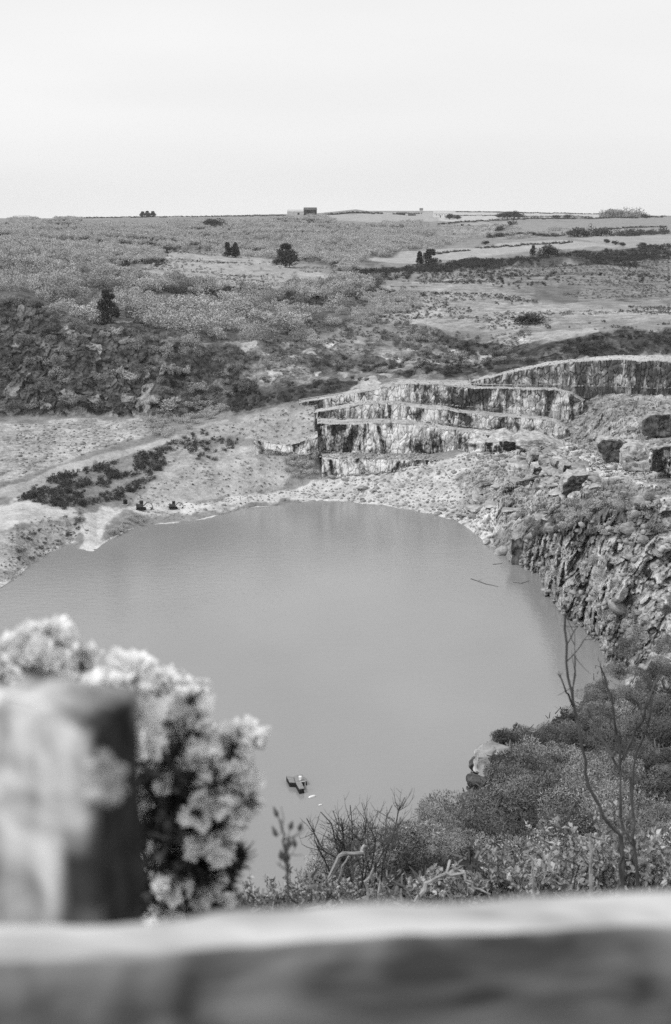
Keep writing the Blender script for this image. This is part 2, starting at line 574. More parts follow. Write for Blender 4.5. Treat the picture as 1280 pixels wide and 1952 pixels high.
# regions of ground cover: (polygon in frame, albedo, contrast, soft edge)
REG = [
    ([(-500, 1400), (-500, 395), (1800, 395), (1800, 1400)], 0.24, 0.75, 1),          # rough grass
    ([(-500, 570), (-500, 435), (40, 432), (520, 425), (760, 432), (830, 455), (780, 485), (650, 515), (540, 492), (420, 478), (300, 488), (262, 520), (340, 549), (450, 555), (720, 540), (700, 590), (560, 655), (430, 655), (200, 622), (110, 592)], 0.13, 1.0, 10),
    ([(-500, 560), (30, 560), (440, 650), (640, 720), (560, 765), (430, 800), (270, 790), (-500, 800)], 0.12, 1.9, 14),   # left cliff
    ([(30, 575), (110, 590), (150, 640), (90, 660), (30, 640)], 0.13, 1.6, 10),
    ([(110, 600), (165, 615), (170, 660), (130, 650)], 0.25, 1.7, 8),
    ([(460, 660), (560, 655), (580, 700), (640, 720), (700, 718), (540, 735), (470, 720)], 0.24, 1.6, 12),
    ([(560, 655), (640, 650), (760, 665), (840, 682), (1000, 686), (900, 694), (760, 690), (620, 675)], 0.28, 1.2, 6),
    ([(600, 680), (660, 672), (750, 690), (760, 705), (600, 705)], 0.12, 1.6, 10),
    ([(800, 645), (860, 640), (960, 662), (1060, 655), (1130, 640), (1180, 628), (1260, 630), (1700, 630), (1700, 674), (1255, 676),
      (1170, 676), (1050, 688), (945, 708), (890, 722), (820, 712), (760, 720), (690, 700), (760, 700), (840, 694), (960, 686), (900, 672)], 0.065, 1.6, 8),
    ([(440, 740), (560, 735), (700, 718), (690, 735), (575, 760), (480, 775), (430, 790)], 0.07, 1.2, 6),
    ([(955, 655), (1000, 640), (1040, 632), (1140, 630), (1060, 648)], 0.42, 0.7, 4),
    ([(300, 490), (420, 480), (530, 495), (650, 530), (610, 548), (450, 552), (340, 546), (265, 518)], 0.35, 0.8, 10),
    ([(700, 600), (740, 575), (860, 545), (960, 555), (1060, 580), (1260, 582), (1700, 585), (1700, 612), (1260, 612), (1170, 610), (1060, 622), (960, 640), (860, 630), (740, 620)], 0.32, 1.2, 10),
    ([(690, 545), (800, 535), (880, 520), (1000, 540), (1000, 570), (800, 570)], 0.29, 1.2, 10),
    ([(860, 500), (1260, 500), (1700, 500), (1700, 578), (1260, 578), (1060, 575), (960, 548)], 0.20, 1.5, 8),
    ([(1020, 545), (1120, 545), (1100, 575), (1020, 575)], 0.15, 0.9, 8),
    ([(680, 520), (800, 500), (1000, 488), (1260, 474), (1260, 500), (1000, 506), (860, 515), (700, 530)], 0.08, 1.2, 5),
    # scree, tracks and shore
    ([(-500, 860), (30, 805), (270, 793), (290, 825), (200, 855), (100, 885), (30, 915), (-500, 980)], 0.36, 1.3, 4),
    ([(-500, 1020), (30, 925), (150, 878), (290, 840), (400, 805), (440, 795), (440, 805), (290, 856), (200, 884), (90, 920), (30, 945), (-500, 1040)], 0.40, 0.6, 3),
    ([(440, 795), (520, 780), (605, 770), (605, 860), (540, 850), (480, 830), (330, 840), (340, 825)], 0.31, 1.0, 8),
    ([(290, 870), (340, 845), (480, 850), (560, 870), (560, 905), (540, 930), (330, 965), (250, 965), (280, 930)], 0.37, 0.9, 6),
    ([(-500, 1030), (30, 958), (130, 965), (150, 985), (100, 990), (30, 1008), (-500, 1080)], 0.52, 0.6, 8),
    ([(-500, 1100), (30, 1010), (120, 988), (165, 1000), (140, 1040), (30, 1110), (-500, 1300)], 0.34, 1.2, 6),
    ([(160, 978), (240, 965), (400, 955), (520, 940), (600, 925), (600, 938), (540, 950), (400, 972), (330, 975), (240, 975), (215, 1000), (172, 1066), (150, 1066), (160, 1035)], 0.55, 0.6, 9),
    ([(540, 950), (600, 918), (640, 908), (800, 885), (850, 875), (960, 838), (1010, 850), (980, 900), (960, 960), (940, 1040), (880, 1005), (780, 980), (660, 962), (600, 962)], 0.50, 0.8, 5),
    ([(870, 905), (960, 890), (990, 940), (960, 990), (900, 960)], 0.36, 1.8, 8),
    ([(880, 985), (930, 960), (960, 1000), (925, 1040), (890, 1010)], 0.52, 1.2, 4),
    ([(980, 835), (1040, 850), (1110, 900), (1200, 920), (1255, 940), (1255, 880), (1130, 860), (1060, 820)], 0.46, 1.3, 6),
    ([(1000, 850), (1110, 900), (1110, 985), (1000, 1000), (950, 1020), (960, 940)], 0.30, 1.6, 8),
    ([(1040, 740), (1260, 735), (1700, 735), (1700, 860), (1255, 860), (1120, 850), (1040, 835)], 0.27, 1.7, 6),
    ([(1000, 1000), (1110, 975), (1260, 950), (1700, 950), (1700, 1500), (1158, 1290), (1070, 1190), (985, 1080)], 0.28, 2.2, 6),
    ([(1010, 985), (1110, 960), (1250, 975), (1250, 1005), (1110, 1030), (1010, 1028)], 0.13, 1.6, 8),
    # fields towards the skyline
    ([(40, 420), (560, 413), (700, 420), (700, 430), (300, 432), (40, 440)], 0.22, 0.9, 3),
    ([(620, 412), (720, 405), (850, 405), (850, 422), (770, 428), (640, 418)], 0.34, 0.4, 2),
    ([(835, 404), (1150, 406), (1140, 414), (1000, 416), (835, 425)], 0.44, 0.3, 2),
    ([(835, 431), (955, 424), (990, 420), (955, 442), (900, 448), (850, 445)], 0.33, 0.5, 2),
    ([(950, 442), (985, 423), (1260, 415), (1700, 414), (1700, 436), (1260, 436), (1080, 446)], 0.26, 0.35, 2),
    ([(700, 492), (830, 478), (930, 468), (1090, 462), (1180, 470), (1020, 478), (860, 494), (760, 500)], 0.36, 0.5, 2),
    ([(1090, 455), (1260, 448), (1700, 446), (1700, 468), (1260, 468), (1180, 470)], 0.32, 0.5, 2),
]
alb = np.zeros(len(flat))
con = np.zeros(len(flat))
wob = fbm(np.stack([fx, fy * 1.6, fx * 0], 1), 40.0, 5, 3, 0.6) * 9.0
for poly, a, c, soft in REG:
    x = np.array(poly)
    sel = (fx > x[:, 0].min() - 20) & (fx < x[:, 0].max() + 20) & (fy > x[:, 1].min() - 20) & (fy < x[:, 1].max() + 20)
    if not sel.any():
        continue
    amp = min(soft, 10) / 7.0 * 0.8
    d = poly_dist(fx[sel], fy[sel], poly) + wob[sel] * amp
    w_ = np.clip(0.5 + d / (soft + 0.5), 0, 1)
    w_ = w_ * w_ * (3 - 2 * w_)
    alb[sel] = alb[sel] * (1 - w_) + a * w_
    con[sel] = con[sel] * (1 - w_) + c * w_
# underwater and behind the crest
# bright salt-white tide line where the water meets the shore
line = (np.abs(fb - 1.06) < 0.045) & (fx < 880)
lm = np.clip(0.5 + fbm(flat[line], 5.0, 3, 140) * 1.3, 0, 1)
alb[line] = alb[line] * (1 - lm) + 0.58 * lm

# ---- roughening
ext = np.clip(np.minimum(fb - 1.0, 13.0 - fb) * 3, 0, 1)
px_m = np.maximum(flat[:, 1], 200) / FPX                                  # metres per frame pixel
Pd = flat.copy()
soft_h = fbm(flat, 9.0, 4, 21) * 0.35 + fbm(flat, 55.0, 2, 5) * np.clip((flat[:, 1] - 480) / 300, 0, 1) * 2.2
Pd[:, 2] += soft_h * ext
shz = np.clip(1 - np.abs(fb - 1.0) / 1.2, 0, 1)
Pd[:, 1] += (fbm(flat, 9.0, 4, 130, 0.6) * 1.9) * shz
Pd[:, 2] += fbm(flat, 2.6, 3, 131) * 0.16 * shz
# left cliff and middle slopes
mL = np.clip((360 - fx + wob * 4) / 90, 0.35, 1)
mA = np.clip(poly_dist(fx, fy, [(-420, 545), (30, 560), (440, 640), (760, 650), (1260, 620), (1260, 690), (900, 720), (580, 760), (430, 795), (-420, 800)]) / 14, 0, 1)
s = mA > 0
Qc = flat[s] + np.stack([vnoise(flat[s], 3.0, 151 + k2) for k2 in range(3)], 1) * 1.2
f1, f2, hid = worley(Qc * np.array([1, 0.8, 1.1]), 4.2, 2)
_, _, hid2 = worley(Qc, 1.7, 12)
alb[s] *= 1 + mA[s] * (hid ** 4 * 1.2 + hid2 * 0.4 - 0.45)
r = fbm(flat[s], 14.0, 5, 31, 0.55)
d = ((hid - 0.5) * 1.6 + (hid2 - 0.5) * 0.8) * mL[s] + r * 2.1
Pd[s, 1] -= d * mA[s] * 0.9
Pd[s, 2] += d * mA[s] * 0.55
# right-hand cliff and rubble: broken slabs
mB = np.clip(poly_dist(fx, fy, [(985, 1085), (940, 1045), (900, 985), (960, 920), (980, 835), (1060, 815), (1050, 745), (1700, 735), (1700, 1640), (1158, 1290), (1070, 1190)]) / 14, 0, 1)
s = mB > 0
Q = flat[s].copy()
Q = Q + np.stack([vnoise(Q, 4.0, 51), vnoise(Q, 4.0, 52), vnoise(Q, 4.0, 53)], 1) * 1.0
Q = Q + np.stack([vnoise(Q, 1.1, 54), vnoise(Q, 1.1, 55), vnoise(Q, 1.1, 56)], 1) * 0.45
steep = np.clip(poly_dist(fx[s], fy[s], [(985, 1090), (1005, 1020), (1110, 985), (1260, 955), (1700, 950), (1700, 1640), (1158, 1290)]) / 14, 0, 1)
f0, f02, h0 = worley(Q * np.array([1, 0.8, 0.6]), 8.0, 6)
fa, fa2, ha = worley(Q * np.array([1, 0.9, 0.85]), 3.3, 4)
fb_, fb2, hb = worley(Q * np.array([1, 1, 1.1]), 1.4, 8)
big = vnoise(flat[s], 16.0, 78)                    # some stretches are broken up, others smooth
brk = np.clip(0.8 + big * 1.0, 0.4, 1.2) * (1 - steep) + steep
cl0 = np.clip(1 - (f02 - f0) * 7, 0, 1)
cl1 = np.clip(1 - (fa2 - fa) * 6, 0, 1)
d = ((h0 - 0.5) * 4.4 * steep + (ha - 0.45) * 3.0 + (hb - 0.5) * 1.4 - cl0 * 1.4 * steep - cl1 * 0.4) * brk + fbm(flat[s], 18.0, 3, 77) * 2.0 * steep
up = d * mB[s]
Pd[s, 1] -= up * (0.35 + 0.65 * steep)
Pd[s, 0] -= up * 0.35 * steep
Pd[s, 2] += up * (0.5 - 0.45 * steep) * np.clip((fb[s] - 1) * 4, 0, 1)
crack = np.maximum(cl0 * steep, cl1 * 0.8)
alb[s] *= (0.72 + 0.35 * ha + 0.3 * hb) 
FLAT = (mA > 0.4) & (mL > 0.6)
FLAT[s] |= mB[s] > 0.3
# pale scree near the terraces
mC = np.clip(poly_dist(fx, fy, [(600, 960), (640, 908), (850, 872), (985, 840), (970, 940), (930, 1035), (780, 980)]) / 8, 0, 1)
s = mC > 0
_, _, hc = worley(flat[s], 1.8, 14)
Pd[s, 2] += (hc - 0.5) * 0.8 * mC[s] * np.clip((fb[s] - 1) * 5, 0, 1)

TD = Pd.reshape(NR, NC, 3)
IXD, IYD = project(TD)
idx = np.arange(NR * NC).reshape(NR, NC)
quads = np.stack([idx[:-1, :-1], idx[:-1, 1:], idx[1:, 1:], idx[1:, :-1]], -1).reshape(-1, 4)
me = mesh_np('ground', Pd, quads, {'alb': ('POINT', alb), 'contrast': ('POINT', con)}, True, [M['terrain']])
me.polygons.foreach_set('use_smooth', ~FLAT[quads[:, 0]])
struct(link('ground', me))


def ground(px, py):
    """terrain point that shows at this place of the frame"""
    j = int(np.argmin(np.abs(COLS - px)))
    i = int(np.argmin(np.abs(IYD[4:-3, j] - py))) + 4
    return TD[i, j].copy()


# plan area of each cell, used to scatter plants evenly over the land
e1 = np.zeros((NR, NC)); e2 = np.zeros((NR, NC))
e1[:-1] = np.hypot(*(T[1:, :, :2] - T[:-1, :, :2]).transpose(2, 0, 1)) + np.abs(T[1:, :, 2] - T[:-1, :, 2]) * 0.7
e2[:, :-1] = np.hypot(*(T[:, 1:, :2] - T[:, :-1, :2]).transpose(2, 0, 1))
AREA = (e1 * e2).ravel()


_q = np.stack([fx, fy * 2.0, fx * 0], 1)
_k = np.clip((620 - fy) / 60, 0.35, 1.0)
WX = fbm(_q, 60.0, 4, 81) * 26 * _k
WY = fbm(_q, 60.0, 4, 91) * 11 * _k


def scatter(poly, spacing, seed, patch=None):
    """terrain points inside a frame polygon, about one per spacing^2 metres, thinned to keep them apart"""
    g = np.random.default_rng(seed)
    m = in_poly(fx + WX, fy + WY, poly) & (fb > 1.02) & (fb < 12.99)
    if patch:
        m &= fbm(flat, patch[0], 3, seed) > patch[1]
    ids = np.nonzero(m)[0]
    if not len(ids):
        return np.zeros((0, 3))
    a = AREA[ids]
    n = int(a.sum() / spacing ** 2 * 1.6) + 1
    pick = g.choice(ids, size=min(n, len(ids)), p=a / a.sum(), replace=False)
    P = Pd[pick]
    keep, cell = [], {}
    r = spacing * 0.62
    for k, p in enumerate(P):
        c = (int(p[0] // r), int(p[1] // r))
        ok = True
        for dx in (-1, 0, 1):
            for dy in (-1, 0, 1):
                for q in cell.get((c[0] + dx, c[1] + dy), ()):
                    if abs(p[0] - q[0]) + abs(p[1] - q[1]) < r:
                        ok = False
        if ok:
            cell.setdefault(c, []).append(p)
            keep.append(k)
    return P[keep]


# ------------------------------------------------------------------ water
wp = [(-260, 6), (170, 6), (170, 300), (110, 345), (60, 400), (-60, 400), (-130, 370), (-260, 330)]
wb = MB()
wb.add([(x, y, 0) for x, y in wp], [tuple(range(len(wp)))])
struct(wb.build('water', M['water']))

# ------------------------------------------------------------------ quarry terraces: face + ledge, one structure per step
LEDGE, TOE = [], []


def terrace(top, bottom, Ys, back, seed, amp=0.8, stone='face'):
    """top/bottom: frame polylines of the rock face; Ys: (px, Y) depth of its foot; back: (px, py) line where the ledge ends"""
    top, bottom, Ys, back = (np.array(a, float) for a in (top, bottom, Ys, back))
    x0, x1 = max(top[0, 0], bottom[0, 0]), min(top[-1, 0], bottom[-1, 0])
    xs = np.arange(x0, x1, 0.8)
    tp = np.interp(xs, top[:, 0], top[:, 1])
    bt = np.maximum(np.interp(xs, bottom[:, 0], bottom[:, 1]), tp + 0.3)
    Yf = np.interp(xs, Ys[:, 0], Ys[:, 1])
    bk = np.minimum(np.interp(xs, back[:, 0], back[:, 1]), tp - 0.3)
    nf, nl = 34, 10
    R_ = []
    foot = np.array([at_Y(a, b, c) for a, b, c in zip(xs, bt, Yf)])
    crest = np.array([at_Y(a, b, c + 0.6) for a, b, c in zip(xs, tp, Yf)])
    low = foot + np.array([0, 0.6, -4.0])
    far = np.array([at_z(a, b, c) if H - c > 1 else at_Y(a, b, 460) for a, b, c in zip(xs, bk, crest[:, 2] + 0.15)])
    far[:, 1] = np.minimum(far[:, 1], Yf + 26)
    for i in range(2):
        R_.append(low + (foot - low) * (i / 2))
    for i in range(nf + 1):
        R_.append(foot + (crest - foot) * (i / nf))
    for i in range(1, nl + 1):
        R_.append(crest + (far - crest) * (i / nl))
    R_.append(far + np.array([0, 6.0, -3.0]))
    G = np.stack(R_)
    nr, nc = G.shape[:2]
    P = G.reshape(-1, 3)
    inface = np.zeros((nr, nc)); inface[:nf + 3] = 1
    inface = inface.ravel()
    tt = np.zeros((nr, nc)); tt[2:nf + 3] = np.linspace(0, 1, nf + 1)[:, None]
    tt = tt.ravel()
    # vertical joints: blocks whose offset mostly follows the run of the face
    Q = P * np.array([1, 0.2, 0.16])
    _, _, h1 = worley(Q, 3.6, seed)
    a1, a2, h2 = worley(P * np.array([1, 0.2, 0.5]), 1.5, seed + 3)
    d = ((h1 - 0.5) * 1.3 + (h2 - 0.5) * 0.7 + vnoise(Q, 9.0, seed) * 1.0 + fbm(P, 2.2, 3, seed + 8) * 0.35 - np.clip(1 - (a2 - a1) * 7, 0, 1) * 0.5) * amp
    P = P.copy()
    P[:, 1] -= d * inface
    led = (1 - inface)
    P[:, 2] += (fbm(P, 2.5, 3, seed + 1) * 0.12 + (worley(P, 1.3, seed + 5)[2] - 0.5) * 0.22) * led * (1 - np.clip(tt, 0, 1))
    rag = np.zeros((nr, nc)); rag[nf - 1:nf + 3] = 1
    P[:, 2] += rag.ravel() * (h1 - 0.6) * 0.5
    ix = np.arange(nr * nc).reshape(nr, nc)
    q = np.stack([ix[:-1, :-1], ix[:-1, 1:], ix[1:, 1:], ix[1:, :-1]], -1)
    mi = np.ones((nr - 1, nc - 1), int); mi[:nf + 1] = 0
    # close both ends back into the hill
    V = [P]
    Fq = [q.reshape(-1, 4)]
    mi = [mi.ravel()]
    base = nr * nc
    for col, flip in ((0, False), (nc - 1, True)):
        e = P.reshape(nr, nc, 3)[:nf + 3, col]
        o = e + np.array([0, 24.0, 0])
        V.append(o)
        k = np.arange(len(e) - 1)
        ii = ix[:nf + 3, col]
        Fq.append(np.stack([ii[:-1], ii[1:], base + k + 1, base + k], 1))
        mi.append(np.zeros(len(k), int))
        base += len(o)
    V = np.concatenate(V)
    alb_ = np.full(len(V), 0.44)
    me = mesh_np('quarry_terrace', V, np.concatenate(Fq), {'alb': ('POINT', alb_), 'contrast': ('POINT', np.full(len(V), 0.8))},
                 False, [M[stone], M['terrain']], np.concatenate(mi))
    LEDGE.append(P.reshape(nr, nc, 3)[nf + 3:-1].reshape(-1, 3))
    TOE.append(P.reshape(nr, nc, 3)[2])
    return struct(link('quarry_terrace', me)), crest, xs


# lowest face, its left neighbour, the tall face, and three steps above
terrace([(614, 874), (680, 874), (740, 877), (800, 877), (840, 879)],
        [(614, 911), (650, 909), (700, 903), (750, 898), (810, 889), (840, 881)],
        [(614, 400), (840, 402)], [(605, 856), (700, 860), (790, 865), (840, 866)], 1)
terrace([(485, 836), (500, 843), (540, 849), (575, 842), (606, 831)],
        [(485, 843), (500, 854), (540, 863), (575, 866), (606, 862)],
        [(485, 404), (606, 406)], [(485, 825), (540, 835), (606, 818)], 2)
terrace([(605, 806), (660, 808), (720, 806), (780, 808), (830, 816), (880, 823), (960, 831), (985, 836)],
        [(605, 859), (665, 863), (700, 864), (800, 867), (840, 869), (890, 867), (920, 858), (960, 851), (985, 838)],
        [(605, 410), (700, 411), (985, 414)], [(590, 796), (748, 796), (796, 801), (852, 805), (886, 810), (985, 826)], 3, 1.0)
terrace([(588, 788), (630, 782), (669, 774), (695, 770), (748, 770), (793, 776), (849, 780), (872, 786), (942, 792), (985, 795), (1040, 800), (1060, 806), (1080, 820)],
        [(588, 798), (748, 799), (796, 803), (852, 807), (886, 812), (960, 824), (1008, 832), (1044, 834), (1080, 828)],
        [(588, 420), (850, 421), (1092, 425)], [(588, 774), (678, 764), (748, 762), (799, 765), (891, 771), (958, 777), (1044, 781), (1092, 781)], 4, 0.9, 'midface')
terrace([(571, 767), (640, 757), (678, 749), (709, 745), (748, 735), (782, 731), (821, 732), (858, 736), (891, 738), (939, 740), (991, 741), (1060, 743), (1090, 750), (1112, 766)],
        [(571, 775), (640, 770), (678, 767), (748, 766), (799, 769), (855, 772), (903, 776), (958, 780), (1044, 785), (1090, 782), (1112, 772)],
        [(571, 427), (850, 429), (1125, 433)], [(571, 762), (700, 739), (780, 723), (900, 725), (919, 728), (1008, 730), (1109, 731), (1125, 732)], 5, 0.9, 'midface')
terrace([(900, 728), (945, 717), (991, 706), (1031, 699), (1090, 690), (1168, 685), (1258, 687), (1360, 690)],
        [(900, 731), (919, 732), (1008, 734), (1109, 735), (1188, 737), (1258, 740), (1360, 742)],
        [(900, 435), (1100, 438), (1360, 440)], [(900, 725), (945, 710), (1050, 689), (1170, 677), (1360, 676)], 6, 1.1, 'greyface')


# ------------------------------------------------------------------ near hillside below the viewpoint
SLY = [-30, 1.2, 3, 8, 20, 45, 70, 95, 125, 150, 260]
SLZ = [78.4, 78.4, 78.0, 75.5, 69.8, 58.6, 49.6, 42.8, 35.2, 29, 5]


def slope_hit(px, py):
    u, dy, dz = ray(px, py)
    t = 2.0
    while t < 300:
        if H + dz * t <= np.interp(dy * t, SLY, SLZ):
            break
        t += 0.25
    return np.array([u * t, dy * t, np.interp(dy * t, SLY, SLZ)])


RIM = [(-400, 1800), (300, 1760), (430, 1725), (520, 1695), (580, 1655), (640, 1630), (720, 1612), (800, 1592), (860, 1578),
       (888, 1560), (891, 1510), (896, 1470), (920, 1440), (960, 1412), (1000, 1395), (1050, 1378), (1100, 1345), (1150, 1305),
       (1255, 1255), (1420, 1180)]
RIMW = [tuple(slope_hit(*p)[:2]) for p in RIM]
NEARPOLY = [(-60, 3.5), (-20, 4.5)] + RIMW + [(140, 150), (140, -30), (-60, -30)]
gy = np.concatenate([np.linspace(-12, 2, 15), 2 + np.cumsum(np.geomspace(0.25, 1.1, 200))])
gy = gy[gy < 165]
gx = np.concatenate([np.linspace(-45, -6, 30), np.linspace(-5.8, 50, 240), np.linspace(51, 100, 30)])
XX, YY = np.meshgrid(gx, gy)
sd = poly_dist(XX.ravel(), YY.ravel(), NEARPOLY)
PN = np.stack([XX.ravel(), YY.ravel(), np.interp(YY.ravel(), SLY, SLZ)], 1)
out = np.maximum(-sd, 0)
PN[:, 2] = np.maximum(PN[:, 2] - out * 6.0, -4)
amp = np.clip((PN[:, 1] - 2) / 20, 0, 1)
PN[:, 2] += (fbm(PN * np.array([1, 1, 0]), 7.0, 4, 61) * 0.7) * amp * np.clip(1 - out, 0, 1)
f1, f2, hid = worley(PN, 2.4, 66)
PN[:, 0] -= np.clip(out, 0, 1) * (hid - 0.5) * 1.6 * amp
PN[:, 1] -= np.clip(out, 0, 1) * (hid - 0.5) * 1.2 * amp
ni, nj = XX.shape
ix = np.arange(ni * nj).reshape(ni, nj)
qn = np.stack([ix[:-1, :-1], ix[:-1, 1:], ix[1:, 1:], ix[1:, :-1]], -1).reshape(-1, 4)
me = mesh_np('hillside', PN, qn, {'alb': ('POINT', np.where(out > 0.4, 0.22, 0.06)), 'contrast': ('POINT', np.full(len(PN), 1.2))}, True, [M['terrain']])
struct(link('hillside', me))
NG = PN.reshape(ni, nj, 3)


def near_z(x, y):
    i = int(np.clip(np.searchsorted(gy, y), 1, ni - 1))
    j = int(np.clip(np.searchsorted(gx, x), 1, nj - 1))
    return float(NG[i - 1:i + 1, j - 1:j + 1, 2].mean())


def near_at(px, py):
    p = slope_hit(px, py)
    p[2] = near_z(p[0], p[1])
    return p


# ------------------------------------------------------------------ plant makers (return V, quads, tone)
def slivers(C, D, L, W, g, face=None):
    n = len(C)
    D = D / (np.linalg.norm(D, axis=1, keepdims=True) + 1e-9)
    S = np.cross(D, g.normal(size=(n, 3)) if face is None else face + g.normal(size=(n, 3)) * 0.35)
    S /= np.linalg.norm(S, axis=1, keepdims=True) + 1e-9
    L = np.broadcast_to(L, (n,))[:, None]
    W = np.broadcast_to(W, (n,))[:, None]
    A = C - D * L * 0.5
    B = C + D * L * 0.5
    V = np.stack([A - S * W * 0.5, A + S * W * 0.5, B + S * W * 0.22, B - S * W * 0.22], 1)
    return V.reshape(-1, 3), np.arange(4 * n).reshape(-1, 4)


def ellip(g, n):
    d = g.normal(size=(n, 3))
    d /= np.linalg.norm(d, axis=1, keepdims=True)
    return d


def bush(seed, n, lobes, L, W, wide=0.6, up=0.45, spread=0.5, base=0.18, stems=10):
    """unit-high bush: many twig-sized slivers on uneven lobes"""
    g = np.random.default_rng(seed)
    ang = g.uniform(0, 2 * math.pi, lobes)
    rr = np.sqrt(g.uniform(0, 1, lobes)) * wide * 0.72
    lc = np.stack([np.cos(ang) * rr, np.sin(ang) * rr, g.uniform(base, 0.74, lobes) * (1 - 0.45 * (rr / wide) ** 2)], 1)
    lr = g.uniform(0.15, 0.30, lobes)
    k = g.integers(0, lobes, n)
    d = ellip(g, n)
    rad = g.uniform(0.45, 1.0, n) ** 0.5
    C = lc[k] + d * (lr[k] * rad)[:, None]
    C[:, 2] = np.maximum(C[:, 2], 0.01 + 0.05 * g.random(n))
    D = d * spread + np.array([0, 0, up]) + g.normal(size=(n, 3)) * 0.6
    V, Q = slivers(C, D, L * g.uniform(0.5, 1.4, n), W * g.uniform(0.6, 1.4, n), g, d + np.array([0, 0, 0.3]))
    tone = np.clip(0.5 + 0.25 * g.normal(size=n) + (g.random(lobes)[k] - 0.5) * 0.5, 0, 1)
    # a few stems
    sc = np.zeros((stems, 3)); sd_ = lc[g.integers(0, lobes, stems)]
    V2, Q2 = slivers(sd_ * 0.45 + sc, sd_, np.linalg.norm(sd_, axis=1), 0.02, g)
    V = np.concatenate([V, V2]); Q = np.concatenate([Q, Q2 + 4 * n])
    return V, Q, np.concatenate([tone, np.full(stems, 0.1)])


def outward(V):
    """soft shading direction of a crown: away from its heart, leaning up, a little uneven"""
    c = V.mean(0) * np.array([1, 1, 0.7])
    d = V - c
    d = d / (np.linalg.norm(d, axis=1, keepdims=True) + 1e-9)
    q = np.repeat(np.random.default_rng(len(V)).normal(size=(len(V) // 4 + 1, 3)) * 0.3, 4, 0)[:len(V)]
    d = d + np.array([0, 0, 0.25]) + q
    return d / np.linalg.norm(d, axis=1, keepdims=True)


def pine(seed, n, wide=0.33, L=0.09, W=0.03, lumps=44):
    g = np.random.default_rng(seed)
    h = g.uniform(0.12, 0.98, lumps)
    a = g.uniform(0, 2 * math.pi, lumps)
    r = wide * np.clip((1.05 - h) ** 0.6 * np.clip(h * 4, 0.3, 1), 0.05, 1) * g.uniform(0.35, 0.95, lumps)
    lc = np.stack([np.cos(a) * r, np.sin(a) * r, h], 1)
    lr = 0.05 + 0.12 * (1 - h) + 0.04 * g.random(lumps)
    k = g.integers(0, lumps, n)
    d = ellip(g, n)
    C = lc[k] + d * np.array([1, 1, 0.85]) * (lr[k] * g.uniform(0.3, 1, n) ** 0.5)[:, None]
    D = d + g.normal(size=(n, 3)) * 0.5 + np.array([0, 0, 0.25])
    V, Q = slivers(C, D, L * g.uniform(0.6, 1.4, n), W * g.uniform(0.6, 1.4, n), g)
    return V, Q, np.clip(0.5 + 0.25 * g.normal(size=n), 0, 1)


def plant_mesh(name, data, mat):
    V, Q, t = data
    return mesh_np(name, V, Q, {'tone': ('FACE', t), 'outward': ('POINT', outward(V))}, False, [mat])


def rock_data(seed, sub=2, cuts=11, flat_=0.75):
    import bmesh
    bm = bmesh.new()
    bmesh.ops.create_icosphere(bm, subdivisions=sub, radius=1)
    V = np.array([v.co[:] for v in bm.verts])
    Fs = np.array([[v.index for v in f.verts] for f in bm.faces])
    bm.free()
    g = np.random.default_rng(seed)
    for _ in range(cuts):
        n = g.normal(size=3); n /= np.linalg.norm(n)
        d = g.uniform(0.42, 0.8)
        s_ = V @ n
        V = V - np.outer(np.maximum(s_ - d, 0), n)
    if sub > 2:
        a1, a2, hh = worley(V * np.array([1, 1, 1.8]), 0.55, seed)
        V = V * (1 + (hh - 0.5)[:, None] * 0.16 + fbm(V, 0.7, 3, seed)[:, None] * 0.10 - np.clip(1 - (a2 - a1) * 6, 0, 1)[:, None] * 0.07)
    V *= np.array([1, g.uniform(0.7, 1), flat_ * g.uniform(0.7, 1.1)])
    return V, Fs


PROTO = dict(
    scrub=[bush(100 + k, 1150, 6 + k, 0.065, 0.028, 0.60, 0.3, 0.5, 0.25) for k in range(5)],
    gorse=[bush(200 + k, 420, 9 + k, 0.11, 0.045, 0.68, 0.35, 0.8, 0.10) for k in range(4)],
    hedge=[bush(300 + k, 320, 7 + k, 0.16, 0.06, 0.75, 0.3, 0.8, 0.12) for k in range(3)],
    near=[bush(400 + k, 6500, 11 + 3 * k, 0.045, 0.013, 0.62, 0.35, 0.6, 0.16, 60) for k in range(5)],
)
PROTO['mid'] = PROTO['scrub']
MESH = {k: [plant_mesh(k + '_bush', d, M[m]) for d in PROTO[k]] for k, m in
        (('scrub', 'scrub'), ('mid', 'midscrub'), ('gorse', 'gorse'), ('hedge', 'gorse'), ('near', 'nearscrub'))}


